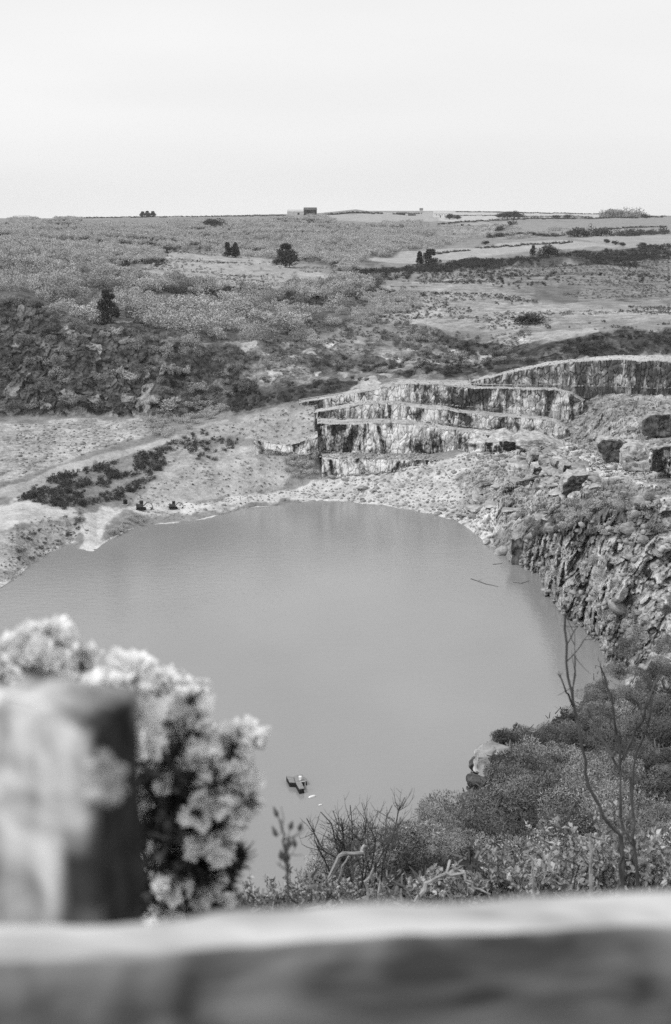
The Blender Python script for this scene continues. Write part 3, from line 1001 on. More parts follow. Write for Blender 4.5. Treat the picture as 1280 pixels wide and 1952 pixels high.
def place_bushes(specs, kind, name, cat, stuff_name, limit=300, seed=1):
    """specs: list of (points, hmin, hmax, label, group). The largest in view are objects of their own, the rest one mass."""
    g = np.random.default_rng(seed)
    allp = []
    for si, (P, h0, h1, lab, grp) in enumerate(specs):
        for p in P:
            h = g.uniform(h0, h1)
            px, py = project(p)
            vis = 1.0 if -20 < px < 1300 else 0.0
            allp.append((vis * h / p[1], p, h, si))
    allp.sort(key=lambda a: -a[0])
    first = {}
    for _, p, h, si in allp[:limit]:
        me_ = MESH[kind][int(g.integers(len(MESH[kind])))]
        o = link(name, me_)
        o.location = (p[0], p[1], p[2] - 0.06 * h)
        w_ = h * g.uniform(0.95, 1.5)
        o.scale = (w_, w_, h)
        o.rotation_euler = (0, 0, g.uniform(0, 6.28))
        tag(o, specs[si][3], cat, specs[si][4])
    rest = allp[limit:]
    if rest:
        Vs, Qs, ts, Ns, b = [], [], [], [], 0
        for _, p, h, si in rest:
            V, Q, t = PROTO[kind][int(g.integers(len(PROTO[kind])))]
            fr = min(1.0, max(0.3, 600 / p[1]))
            if fr < 1:
                kp = g.random(len(Q)) < fr
                V = V.reshape(-1, 4, 3)[kp]
                V = (V.mean(1, keepdims=True) + (V - V.mean(1, keepdims=True)) * fr ** -0.4).reshape(-1, 3)
                t = t[kp]; Q = np.arange(len(V)).reshape(-1, 4)
            a = g.uniform(0, 6.28)
            R_ = np.array([[math.cos(a), -math.sin(a), 0], [math.sin(a), math.cos(a), 0], [0, 0, 1]])
            w_ = h * g.uniform(0.95, 1.5)
            Ns.append(outward(V) @ R_.T)
            Vs.append((V * np.array([w_, w_, h])) @ R_.T + p - np.array([0, 0, 0.06 * h]))
            Qs.append(Q + b)
            b += len(V)
            ts.append(np.clip(t + g.uniform(-0.3, 0.3), 0, 1))
        me_ = mesh_np(stuff_name, np.concatenate(Vs), np.concatenate(Qs), {'tone': ('FACE', np.concatenate(ts)), 'outward': ('POINT', np.concatenate(Ns))}, False, [MESH[kind][0].materials[0]])
        o = link(stuff_name, me_)
        tag(o, specs[-1][3].split(' in ')[0] + ' covering the far hillside as a thicket', 'thicket', kind='stuff')
        return o


# pale leafless scrub
HILL_L = [(-60, 560), (-60, 432), (40, 428), (300, 428), (520, 420), (640, 425), (760, 428), (840, 455), (800, 478), (700, 495),
          (660, 520), (620, 508), (540, 492), (420, 478), (300, 488), (262, 520), (340, 549), (450, 555), (620, 550), (720, 535),
          (700, 580), (600, 610), (560, 655), (430, 655), (300, 640), (200, 622), (110, 592)]
scrub_specs = [
    (scatter([(-60, 560), (-60, 495), (250, 495), (262, 520), (340, 549), (450, 555), (620, 550), (720, 535), (700, 580), (600, 610), (560, 655),
              (430, 655), (300, 640), (200, 622), (110, 592)], 10.5, 1, (36, -0.25)), 5.0, 10.0,
     'large pale rounded leafless bush in the scrub above the left cliff', 'leafless scrub above the left cliff'),
    (scatter([(-60, 495), (-60, 432), (40, 428), (300, 428), (520, 420), (640, 425), (760, 428), (840, 455), (800, 478), (700, 495), (660, 520),
              (620, 508), (540, 492), (420, 478), (300, 488), (262, 500)], 9.5, 17, (40, -0.2)), 4.5, 8.5,
     'pale rounded leafless bush in the scrub high on the left hillside', 'leafless scrub on the left hillside'),
    (scatter([(100, 600), (300, 645), (440, 660), (560, 660), (600, 610), (700, 585), (720, 610), (640, 655), (440, 700), (430, 760), (280, 770), (150, 700)], 8.0, 2, (25, -0.15)),
     3.0, 5.5, 'grey leafless bush in the broken slope below the left hillside', 'leafless bushes on the broken slope'),
    (scatter([(300, 490), (420, 482), (530, 497), (640, 530), (610, 547), (450, 551), (340, 544), (270, 518)], 15, 13, (30, -0.1)), 1.2, 3.0,
     'pale low bush in the open clearing of the left hillside', 'bushes in the pale clearing'),
    (scatter([(700, 560), (790, 555), (800, 590), (720, 605)], 5.5, 3), 3.0, 4.5, 'grey leafless bush in the hollow on the pale heath', 'leafless bushes in the heath hollow'),
    (scatter([(275, 795), (340, 775), (440, 770), (430, 800), (330, 830), (290, 838)], 4.5, 4), 1.8, 3.6, 'grey bush in the strip between the scree and the dirt track', 'bushes between the scree and the track'),
    (scatter([(545, 868), (605, 866), (610, 905), (570, 916), (545, 895)], 2.6, 5), 1.6, 3.0, 'grey bush in the thicket left of the lowest rock face', 'bushes left of the lowest rock face'),
    (scatter([(205, 1020), (240, 985), (275, 985), (275, 1003), (240, 1012)], 2.4, 6), 1.0, 2.2, 'leafless bush in the scrub on the small spit beside the slipway', 'bushes on the spit'),
    (scatter([(1010, 985), (1110, 960), (1255, 970), (1255, 1000), (1110, 1030), (1010, 1028)], 3.2, 7, (16, -0.15)), 1.2, 2.8, 'grey bush in the ledge scrub on top of the right cliff', 'bushes on the right cliff'),
    (scatter([(1060, 1130), (1110, 1100), (1255, 1050), (1255, 1200), (1150, 1220)], 5.0, 8, (12, 0.05)), 1.0, 2.6, 'small grey bush in a crack of the right cliff face', 'bushes on the right cliff face'),
    (scatter([(620, 425), (840, 430), (1000, 440), (1100, 445), (900, 462), (760, 470), (640, 440)], 9, 9, (40, -0.1)), 4, 7, 'grey leafless tree in the scrub below the far fields', 'leafless trees below the fields'),
]
mid_specs = [
    (scatter([(-40, 560), (110, 600), (300, 650), (440, 670), (520, 690), (440, 775), (280, 785), (-40, 785)], 4.8, 12, (24, -0.22)), 2.2, 5.0,
     'soft mid grey bush in the growth covering the left cliff', 'soft bushes on the left cliff'),
    (scatter([(440, 660), (560, 650), (620, 700), (560, 735), (440, 745), (330, 740)], 8.0, 14, (20, -0.1)), 1.8, 3.6,
     'mid grey bush in the broken ground left of the top railing', 'bushes left of the top railing'),
    (scatter([(560, 610), (700, 605), (860, 636), (1000, 632), (1000, 690), (860, 700), (700, 712), (560, 712)], 6.0, 16, (20, -0.05)), 1.5, 3.4,
     'mid grey bush in the stepped ground above the terraces', 'bushes above the terraces'),
    (scatter([(1000, 985), (1110, 950), (1260, 950), (1260, 1200), (1160, 1230), (1090, 1170), (1010, 1040)], 5.0, 15, (14, -0.02)), 1.2, 3.0,
     'mid grey bush clinging to the broken right cliff', 'mid grey bushes on the right cliff'),
]
place_bushes(mid_specs, 'mid', 'slope_bush', 'bush', 'slope_scrub', seed=8)
place_bushes(scrub_specs, 'scrub', 'scrub_bush', 'bush', 'scrub', seed=3)

# dark gorse
gorse_specs = [
    (scatter([(40, 955), (100, 908), (200, 886), (290, 862), (335, 835), (315, 875), (280, 932), (200, 966), (120, 972)], 2.4, 21, (9, -0.3)), 1.3, 2.6,
     'dark gorse bush in the mass between dirt track and left shore', 'gorse above the left shore'),
    (scatter([(335, 835), (400, 818), (460, 822), (450, 862), (385, 885), (345, 860)], 3.2, 22, (12, -0.1)), 1.0, 2.2, 'dark gorse bush in the loose group under the dirt track', 'gorse under the track'),
    (scatter([(30, 1015), (155, 975), (165, 1005), (100, 1045), (30, 1088)], 4.2, 23, (9, -0.3)), 0.9, 1.9, 'dark round bush in the grass of the left bank above the water', 'bushes on the left bank'),
    (scatter([(20, 590), (140, 620), (300, 660), (430, 690), (520, 690), (500, 750), (440, 785), (30, 788), (-40, 788), (-40, 570)], 5.6, 24, (18, -0.1)), 1.2, 3.6, 'dark shrub in the growth on the dark left cliff', 'shrubs on the left cliff'),
    (scatter([(440, 735), (580, 735), (700, 718), (690, 733), (575, 758), (470, 780), (435, 788)], 4.0, 25), 1.2, 2.6, 'dark shrub in the band behind the top railing', 'shrubs behind the top railing'),
    (scatter([(680, 522), (800, 503), (1000, 490), (1255, 476), (1300, 476), (1300, 498), (1150, 500), (1000, 504), (850, 517), (700, 532)], 6.0, 26), 2.0, 4.0, 'dark gorse bush in the row between heath and fields', 'gorse row above the heath'),
    (scatter([(700, 540), (860, 515), (1255, 500), (1300, 500), (1300, 580), (1050, 578), (900, 560), (720, 575)], 9.0, 27, (45, 0.12)), 1.0, 2.6, 'small dark gorse bush in the rough heath on the right', 'gorse dotted over the heath'),
    (scatter([(720, 600), (860, 560), (960, 560), (1060, 585), (1255, 590), (1255, 612), (1060, 625), (900, 630)], 8.0, 28, (20, 0.25)), 0.6, 1.4, 'small dark tussock in the pale terrace above the scarp', 'tussocks on the pale terrace'),
    (scatter([(820, 650), (960, 664), (1060, 658), (1180, 632), (1300, 634), (1300, 672), (1170, 675), (1050, 686), (945, 706), (880, 718), (780, 715)], 3.7, 29, (12, -0.2)), 0.9, 2.8, 'dark shrub in the overgrown scarp above the terraces', 'shrubs on the scarp'),
    (scatter([(590, 690), (640, 672), (750, 682), (800, 690), (760, 705), (640, 708)], 4.0, 35, (14, -0.05)), 0.9, 2.4, 'dark shrub in the hollow strip behind the terraces', 'shrubs behind the terraces'),
    (scatter([(40, 455), (240, 440), (330, 470), (310, 500), (200, 500), (100, 520), (30, 530)], 8.0, 30, (40, 0.1)), 2.0, 4.5, 'dark gorse bush in a gap of the pale left scrub', 'gorse in the left scrub'),
    (scatter(HILL_L, 9.0, 33, (70, 0.22)), 2.5, 5.0, 'dark evergreen bush between the pale shrubs of the left hillside', 'dark bushes on the left hillside'),
    (scatter([(1010, 985), (1110, 962), (1255, 975), (1255, 1120), (1150, 1100), (1040, 1035)], 4.5, 31, (14, 0.02)), 0.8, 2.2, 'dark shrub in the rocks of the right cliff', 'dark shrubs on the right cliff'),
]
place_bushes(gorse_specs, 'gorse', 'gorse_bush', 'bush', 'gorse', seed=5)


# low heather and tussocks, one uncountable mass
TUFT = [bush(340 + k, 46, 4, 0.28, 0.12, 0.75, 0.3, 0.9, 0.15, 2) for k in range(4)]
tv, tq, tt_, tn_, b0 = [], [], [], [], 0
g = np.random.default_rng(44)
for poly, sp, h0, h1, pat in (([(690, 540), (860, 515), (1000, 495), (1300, 490), (1300, 620), (1060, 628), (960, 645), (860, 632), (700, 610)], 3.6, 0.5, 1.3, (35, -0.1)),
                              ([(560, 610), (700, 600), (860, 640), (1000, 640), (1000, 690), (700, 715), (560, 715), (450, 690)], 3.0, 0.4, 1.2, (16, -0.1)),
                              ([(290, 870), (340, 845), (480, 840), (600, 860), (600, 920), (330, 965), (250, 965)], 2.4, 0.2, 0.7, (14, 0.0)),
                              ([(440, 790), (600, 765), (600, 850), (480, 835), (400, 820)], 2.4, 0.25, 0.8, (12, -0.05)),
                              ([(30, 1000), (150, 970), (165, 1020), (30, 1095), (-30, 1110)], 2.0, 0.2, 0.6, (8, -0.1)),
                              ([(30, 805), (270, 795), (290, 825), (30, 915)], 3.2, 0.25, 0.7, (12, 0.1)),
                              ([(260, 520), (300, 488), (420, 478), (640, 500), (650, 545), (340, 550)], 4.6, 0.5, 1.3, (30, -0.05)),
                              ([(1040, 745), (1300, 740), (1300, 960), (1110, 985), (1000, 990), (1050, 850)], 3.0, 0.3, 0.9, (12, 0.1))):
    for p in scatter(poly, sp, int(sp * 10) + len(tv), pat):
        V, Q, t = TUFT[int(g.integers(4))]
        a, h = g.uniform(0, 6.28), g.uniform(h0, h1)
        R_ = np.array([[math.cos(a), -math.sin(a), 0], [math.sin(a), math.cos(a), 0], [0, 0, 1]])
        w_ = h * g.uniform(1.2, 2.2)
        tn_.append(outward(V) @ R_.T)
        tv.append((V * np.array([w_, w_, h])) @ R_.T + p); tq.append(Q + b0); b0 += len(V)
        tt_.append(np.clip(t + g.uniform(-0.35, 0.35), 0, 1))
tag(link('heather', mesh_np('heather', np.concatenate(tv), np.concatenate(tq), {'tone': ('FACE', np.concatenate(tt_)), 'outward': ('POINT', np.concatenate(tn_))}, False, [M['heather']])),
    'low heather tufts and tussocks dotted over the slopes and heath', 'heather', kind='stuff')

# ------------------------------------------------------------------ trees one can point to
def trunk_mesh(name, h, r, mat):
    b = MB()
    b.tube([(0, 0, -0.03 * h), (0.01 * h, 0, 0.3 * h), (-0.01 * h, 0.01 * h, 0.62 * h), (0, 0, 0.9 * h)], [r, r * 0.8, r * 0.5, r * 0.15], 7, 0.1)
    return b.mesh(name, mat)


PINE = [plant_mesh('crown', pine(500 + k, 2600, w_, 0.08, 0.03), M['pine']) for k, w_ in enumerate((0.40, 0.33, 0.46, 0.28))]
ROUNDC = [plant_mesh('crown', bush(520 + k, 1500, 14, 0.10, 0.03, 0.55, 0.35, 0.8, 0.32, 20), M['pine']) for k in range(2)]
TRUNK = trunk_mesh('trunk', 1.0, 0.025, M['bark'])


def tree(px, py, hpx, wpx, crown, label, name='pine_tree', cat='tree', group=None):
    p = ground(px, py)
    h = hpx * p[1] / FPX
    w_ = 1.25 * wpx * p[1] / FPX
    h *= 1.06
    r = link(name, None)
    r.location = p - np.array([0, 0, 0.03 * h])
    r.rotation_euler = (0, 0, random.uniform(0, 6))
    t = link('trunk', TRUNK, r, scale=(h, h, h))
    bw = crown.vertices[0].co
    c = link('crown', crown, r, scale=(w_, w_, h))
    tag(r, label, cat, group)
    return r


tree(545, 510, 44, 50, PINE[0], 'large dark pine standing alone in the middle of the scrub hillside')
tree(434, 490, 25, 24, PINE[1], 'left one of two dark pines side by side above the pale clearing')
tree(450, 491, 26, 24, PINE[3], 'right one of two dark pines side by side above the pale clearing')
tree(207, 616, 60, 46, PINE[2], 'dark bushy pine in the pale scrub above the left cliff')
tree(412, 434, 19, 34, ROUNDC[0], 'dark round tree just below the skyline on the left hillside', 'round_tree')
tree(800, 503, 22, 20, PINE[1], 'smaller dark pine beside a larger one at the end of the gorse row')
tree(822, 504, 28, 34, PINE[2], 'larger dark pine at the end of the gorse row above the heath')
tree(1016, 487, 18, 18, PINE[3], 'smaller of two round pines in front of the strip field')
tree(1046, 490, 26, 34, ROUNDC[1], 'larger round dark pine in front of the strip field', 'round_tree')
tree(528, 505, 14, 16, ROUNDC[0], 'small dark bush at the foot of the large lone pine', 'round_tree')
tree(1007, 618, 22, 52, ROUNDC[1], 'dark spreading thorn tree on the edge of the pale terrace', 'thorn_tree')
tree(322, 776, 30, 48, plant_mesh('crown', bush(531, 1500, 12, 0.09, 0.025, 0.6, 0.4, 0.7, 0.2), M['scrub']),
     'pale round bush tree at the foot of the left cliff', 'round_tree')
for px, hh in ((272, 11), (281, 12), (292, 11)):
    tree(px, 414, hh, 15, PINE[0], 'flat topped pine in the little group on the left skyline', group='skyline pines')
for px, py, hh in ((958, 417, 12), (968, 417, 15), (980, 417, 16), (990, 417, 13)):
    tree(px, py, hh, 20, ROUNDC[px % 2], 'dark tree in the small copse between the far fields', 'copse_tree', group='copse between the fields')
for px, py, hh in ((1060, 416, 7), (1082, 416, 8), (858, 418, 12), (872, 418, 9), (1233, 416, 9)):
    tree(px, py, hh, 14, ROUNDC[(px + 1) % 2], 'lone dark tree on a hedge near the far skyline', 'hedge_tree', group='hedge trees near the skyline')
for px, py in ((925, 468), (1157, 463), (1174, 466), (1188, 470), (1225, 470)):
    tree(px, py, 9, 12, ROUNDC[0], 'small dark bush dotted on the far pale field', 'field_bush', 'bush', 'bushes on the pale field')
for px, py in ((866, 433), (874, 432), (881, 431), (893, 431), (919, 431), (945, 431)):
    tree(px, py, 4.5, 6, ROUNDC[1], 'tiny dark bush dotted on the lighter far field', 'field_bush', 'bush', 'tiny bushes on the far field')


# ------------------------------------------------------------------ hedges, far wood
def hedge(line, hpx, label, name='hedge', kind='hedge', step=0.55, mat=None, seed=0, cat='hedge', stuff=False):
    g = np.random.default_rng(seed + 900)
    L = np.array(line, float)
    seg = np.hypot(np.diff(L[:, 0]), np.diff(L[:, 1]))
    s_ = np.concatenate([[0], np.cumsum(seg)])
    Vs, Qs, ts, Ns, b = [], [], [], [], 0
    q = 0.0
    while q < s_[-1]:
        px, py = np.interp(q, s_, L[:, 0]), np.interp(q, s_, L[:, 1])
        p = ground(px, py)
        h = 1.35 * hpx * p[1] / FPX * g.uniform(0.75, 1.3)
        V, Q, t = PROTO['hedge'][int(g.integers(3))]
        sel = g.random(len(Q)) < 0.7
        V = V.reshape(-1, 4, 3)[sel].reshape(-1, 3); t = t[sel]; Q = np.arange(len(V)).reshape(-1, 4)
        w_ = h * g.uniform(0.8, 1.1)
        Vs.append(V * np.array([w_, w_, h]) + p + np.array([0, g.uniform(-2, 2), -0.1 * h]))
        Ns.append(outward(V))
        Qs.append(Q + b); ts.append(t); b += len(V)
        q += hpx * step * g.uniform(0.7, 1.2)
    base = np.concatenate(Vs)
    o0 = base[0].copy()
    me_ = mesh_np(name, base - o0, np.concatenate(Qs), {'tone': ('FACE', np.concatenate(ts)), 'outward': ('POINT', np.concatenate(Ns))}, False, [mat or M['gorse']])
    o = link(name, me_, loc=o0)
    tag(o, label, cat, kind='stuff' if stuff else None)
    return o


hedge([(835, 429), (880, 424), (1000, 418), (1130, 417), (1270, 414)], 3.2, 'long dark hedge along the top of the grey field', seed=1)
hedge([(948, 443), (965, 434), (980, 427)], 9, 'short bushy hedge running up between two far fields', seed=2)
hedge([(1085, 452), (1155, 451)], 17, 'tall thick dark hedge of trees beside the far grey field', seed=3)
hedge([(1166, 450), (1200, 449), (1270, 446)], 12, 'broken dark hedge at the right edge below the grey field', seed=4)
hedge([(835, 484), (930, 473), (1010, 467), (1090, 463)], 4.0, 'low dark field hedge along the pale strip field', seed=5)
hedge([(1160, 437), (1270, 433)], 3.2, 'thin hedge crossing the right end of the grey field', seed=6)
hedge([(870, 404), (1000, 406), (1150, 409)], 2.0, 'faint hedge line on the very skyline fields', seed=7)
hedge([(855, 411), (1000, 412), (1130, 414)], 1.8, 'faint second hedge between the bright skyline fields', seed=8)
hedge([(930, 452), (1000, 450), (1075, 451)], 7, 'row of mixed bushes below the lighter far field', seed=9)
hedge([(115, 417), (250, 415), (430, 413), (545, 411)], 2.6, 'thin dark hedge along the left skyline', seed=10)
hedge([(620, 410), (680, 407), (730, 408)], 4, 'dark hedge below the skyline mound', seed=11)
hedge([(750, 408), (800, 408)], 2.5, 'low dark hedge beside the far sheds', seed=12)
hedge([(345, 550), (390, 549), (450, 549)], 4.5, 'dark strip of low gorse along the lower edge of the pale clearing', seed=14, name='gorse_hedge')
hedge([(1148, 414), (1170, 414), (1200, 414), (1225, 415)], 15, 'rounded grey wood standing on the right skyline', 'wood', seed=13, cat='wood', stuff=True, step=0.35, mat=M['scrub'])


# ------------------------------------------------------------------ far buildings
def gable(name, px0, px1, py_base, hpx, roof_frac, wall, roof, label, cat='building', door=None, depth=None, windows=0):
    p = ground((px0 + px1) / 2, py_base)
    k = p[1] / FPX
    w_, h = (px1 - px0) * k, hpx * k
    dep = depth or w_ * 0.7
    r = link(name, None, loc=p - np.array([0, 0, 0.4]))
    eh = h * (1 - roof_frac)
    b = MB()
    hw, hd = w_ / 2, dep / 2
    b.add([(-hw, -hd, 0), (hw, -hd, 0), (hw, hd, 0), (-hw, hd, 0), (-hw, -hd, eh), (hw, -hd, eh), (hw, hd, eh), (-hw, hd, eh)],
          [(0, 1, 5, 4), (1, 2, 6, 5), (2, 3, 7, 6), (3, 0, 4, 7)])
    b.add([(-hw, -hd, eh), (-hw, hd, eh), (-hw, 0, h * 0.985)], [(0, 1, 2)])
    b.add([(hw, -hd, eh), (hw, hd, eh), (hw, 0, h * 0.985)], [(0, 2, 1)])
    b.build('wall', wall, r)
    b = MB()
    o = 0.35
    b.add([(-hw - o, -hd - o, eh), (hw + o, -hd - o, eh), (hw + o, 0, h), (-hw - o, 0, h), (-hw - o, hd + o, eh), (hw + o, hd + o, eh),
           (-hw - o, -hd - o, eh - .3), (hw + o, -hd - o, eh - .3), (-hw - o, hd + o, eh - .3), (hw + o, hd + o, eh - .3)],
          [(0, 1, 2, 3), (3, 2, 5, 4), (6, 7, 1, 0), (8, 4, 5, 9)])
    b.build('roof', roof, r)
    if door:
        b = MB()
        b.box((door[0] * w_, -hd - 0.06, eh * door[2] / 2), (w_ * door[1], 0.1, eh * door[2]))
        b.build('door', M['rubber'], r)
    for i in range(windows):
        b = MB()
        b.box(((i + 0.5) / windows * w_ * 0.8 - w_ * 0.4 + 0.4, -hd - 0.06, eh * 0.68), (1.3, 0.1, 1.4))
        b.build('window', M['glass'], r)
    tag(r, label, cat)
    return r


gable('barn', 580, 604, 409.5, 14, 0.3, M['barn'], M['barnroof'], 'dark tall barn standing out on the skyline', 'barn', (-0.1, 0.35, 0.8), 26)
gable('shed', 549, 579, 409.5, 10, 0.35, M['paleroof'], M['paleroof'], 'long pale shed left of the dark barn on the skyline', 'shed', (0.2, 0.12, 0.7), 18)
r = gable('farmhouse', 826, 852, 414, 13, 0.4, M['palewall'], M['paleroof'], 'white farmhouse near the skyline beside dark trees', 'house', (0.0, 0.06, 0.6), 9, 4)
gable('shed', 756, 772, 409, 5, 0.3, M['barn'], M['barnroof'], 'low dark shed left of the white farmhouse', 'shed', (0.1, 0.2, 0.7), 10)
gable('shed', 778, 792, 410, 4, 0.3, M['barn'], M['slateroof'], 'second low dark shed, nearer the white farmhouse', 'shed', (0.1, 0.2, 0.7), 9)
gable('cottage', 800, 806, 408, 11, 0.25, M['oldpost'], M['slateroof'], 'narrow grey tower-like cottage between sheds and white farmhouse', 'house', (0.0, 0.2, 0.3), 6)
gable('cottage', 36, 56, 419, 9, 0.5, M['palewall'], M['paleroof'], 'pale cottage at the far left end of the skyline', 'house', (0.1, 0.08, 0.7), 12, 3)
gable('shed', 58, 72, 421, 6, 0.45, M['palewall'], M['slateroof'], 'small pale shed beside the cottage at the left skyline', 'shed', (0.1, 0.15, 0.7), 8)


# ------------------------------------------------------------------ railings on the ledges
def railing(line, h, label, seed=0, rails=2, gap=3.0, rr=0.07):
    P = [Vector(at_Y(*p)) for p in line]
    root = link('railing', None, loc=P[0])
    rel = [p - P[0] for p in P]
    for k in range(rails):
        b = MB()
        b.tube([q + Vector((0, 0, h * (k + 1) / rails)) for q in rel], rr, 5)
        b.build('rail', M['steel'], root)
    for a, c in zip(rel[:-1], rel[1:]):
        n = max(1, int((c - a).length / gap))
        for i in range(n):
            b = MB()
            q = a.lerp(c, i / n)
            b.tube([q + Vector((0, 0, -0.5)), q + Vector((0, 0, h + 0.05))], 0.06, 5)
            b.build('post', M['steel'], root)
    tag(root, label, 'railing')
    return root


railing([(571, 767, 427.5), (640, 756.5, 428), (678, 748.5, 428.5), (709, 744, 429), (748, 733, 429), (782, 728, 429.5)], 0.9,
        'pale two bar railing climbing the left end of the top ledge', gap=5)
railing([(790, 729.5, 430), (858, 733, 430.5), (939, 737, 431), (1000, 738, 432)], 0.6, 'low pale railing along the middle of the top ledge', rails=1, gap=6)
railing([(620, 783, 420.5), (669, 773, 421), (700, 768, 421.5), (748, 768, 421.5), (793, 774, 422)], 0.6, 'low pale railing along the second ledge from the top', rails=1, gap=6)
railing([(606, 804.5, 411.5), (660, 806, 412), (720, 804, 412.5), (770, 806, 412.5)], 0.6, 'low pale railing along the ledge above the tall streaked face', rails=1, gap=6)

# ------------------------------------------------------------------ boulders
ROCKS = [rock_data(700 + k, 4) for k in range(7)]
RMESH = [mesh_np('boulder', V, F_, None, False, [M['rock']]) for V, F_ in ROCKS]


def boulder(px, py, wpx, hpx, k, label, group=None, p=None, rz=None):
    p = ground(px, py) if p is None else p
    s_ = p[1] / FPX * 0.62
    o = link('boulder', RMESH[k % 7], loc=p + np.array([0, 0, hpx * s_ * 0.25]), scale=(wpx * s_, wpx * s_, hpx * s_),
             rot=(random.uniform(-.3, .3), random.uniform(-.3, .3), random.uniform(0, 6) if rz is None else rz))
    tag(o, label, 'boulder', group)
    return o


boulder(1112, 925, 30, 22, 1, 'pale slab lying beside the lowest dark block on the right bank')
boulder(1060, 888, 24, 26, 3, 'bright tilted boulder between two dark blocks on the right bank')
boulder(1014, 868, 30, 20, 5, 'broad pale boulder at the upper left of the block pile')
boulder(1046, 905, 26, 20, 6, 'low boulder in front of the dark block pile')
boulder(905, 850, 20, 30, 4, 'pale leaning slab at the right end of the tall streaked face')
boulder(690, 932, 26, 12, 6, 'dark low rock alone on the pale shore scree')
boulder(712, 937, 14, 8, 2, 'smaller dark rock beside the low rock on the pale shore')
boulder(905, 975, 40, 20, 3, 'dark flat boulder in the rubble above the right shore')
boulder(940, 965, 46, 24, 0, 'pale bulky boulder in the rubble above the right shore')
boulder(930, 1035, 24, 18, 5, 'small layered rock standing at the water on the right shore')
boulder(958, 1055, 36, 30, 1, 'pale wedge of rock at the water left of the dark notch')
DARK = mat_simple('dark_slate', 0.075, 0.95, 1.1, 0.6, 0.3, 0.6, 0.3, stretch=(1, 1, 0.25))  # dark tone for block fronts and the dark promontory rocks


def slate_block(x0, x1, ytop, ybase, label, lean=0.0, deep=6.0, front=None, seed=0, cap=0.12):
    """squared quarry block: broken upright face towards the pit, rough pale top"""
    g_ = np.random.default_rng(seed)
    lean += g_.uniform(-0.18, 0.18)
    p = ground((x0 + x1) / 2, ybase)
    k = p[1] / FPX
    w_, h = (x1 - x0) * k, (ybase - ytop) * k * 1.02
    nx, nz, nd = 22, 18, 10
    V, Fs, mi = [], [], []
    def grid(fn, na, nb, mat_):
        b0 = len(V)
        for i in range(na + 1):
            for j in range(nb + 1):
                V.append(fn(i / na, j / nb))
        for i in range(na):
            for j in range(nb):
                a = b0 + i * (nb + 1) + j
                Fs.append((a, a + nb + 1, a + nb + 2, a + 1)); mi.append(mat_)
    prof = 0.8 + 0.2 * np.array([g_.random() for _ in range(6)])
    prof[0 if seed % 2 else -1] *= g_.uniform(0.5, 0.75)
    top = lambda a: h * float(np.interp(a, np.linspace(0, 1, 6), prof))
    X = lambda a: (a - 0.5) * w_
    grid(lambda a, c: (X(a) + lean * c * h, 0.25 * c * h, -1.2 + c * (top(a) * (1 - cap) + 1.2)), nx, nz, 0)
    grid(lambda a, c: (X(a) + lean * h, 0.25 * h + c * deep, top(a) * (1 - cap * (1 - min(1, c * 2.2))) + c * 0.6), nx, nd, 1)
    grid(lambda a, c: (X(0) + lean * c * h, 0.25 * c * h + (1 - a) * deep * 0.9, -1.2 + c * (top(0) * (1 - cap) + 1.2)), nd, nz, 1)
    grid(lambda a, c: (X(1) + lean * c * h, 0.25 * c * h + a * deep * 0.9, -1.2 + c * (top(1) * (1 - cap) + 1.2)), nd, nz, 1)
    V = np.array(V) + p
    n1 = np.stack([fbm(V, 2.2, 4, seed * 7 + q_, 0.6) for q_ in range(3)], 1) * 0.34
    _, _, hh = worley(V * np.array([1, 1, 1.6]), 1.3, seed + 2)
    V = V + n1 + np.array([-0.3, -1, 0.2]) * ((hh - 0.5) * 0.9)[:, None] - p
    me_ = mesh_np('slate_block', V, np.array(Fs), None, False, [front or DARK, M['rock']], mi)
    o = link('slate_block', me_, loc=p)
    tag(o, label, 'rock')
    for q_ in range(6):
        bx, by = g_.uniform(x0 - 4, x1 + 4), ybase + g_.uniform(-3, 7)
        boulder(bx, by, g_.uniform(7, 16), g_.uniform(5, 12), int(g_.integers(7)), 'broken boulder at the foot of a dark rock face', 'boulders below the dark faces')
    return o


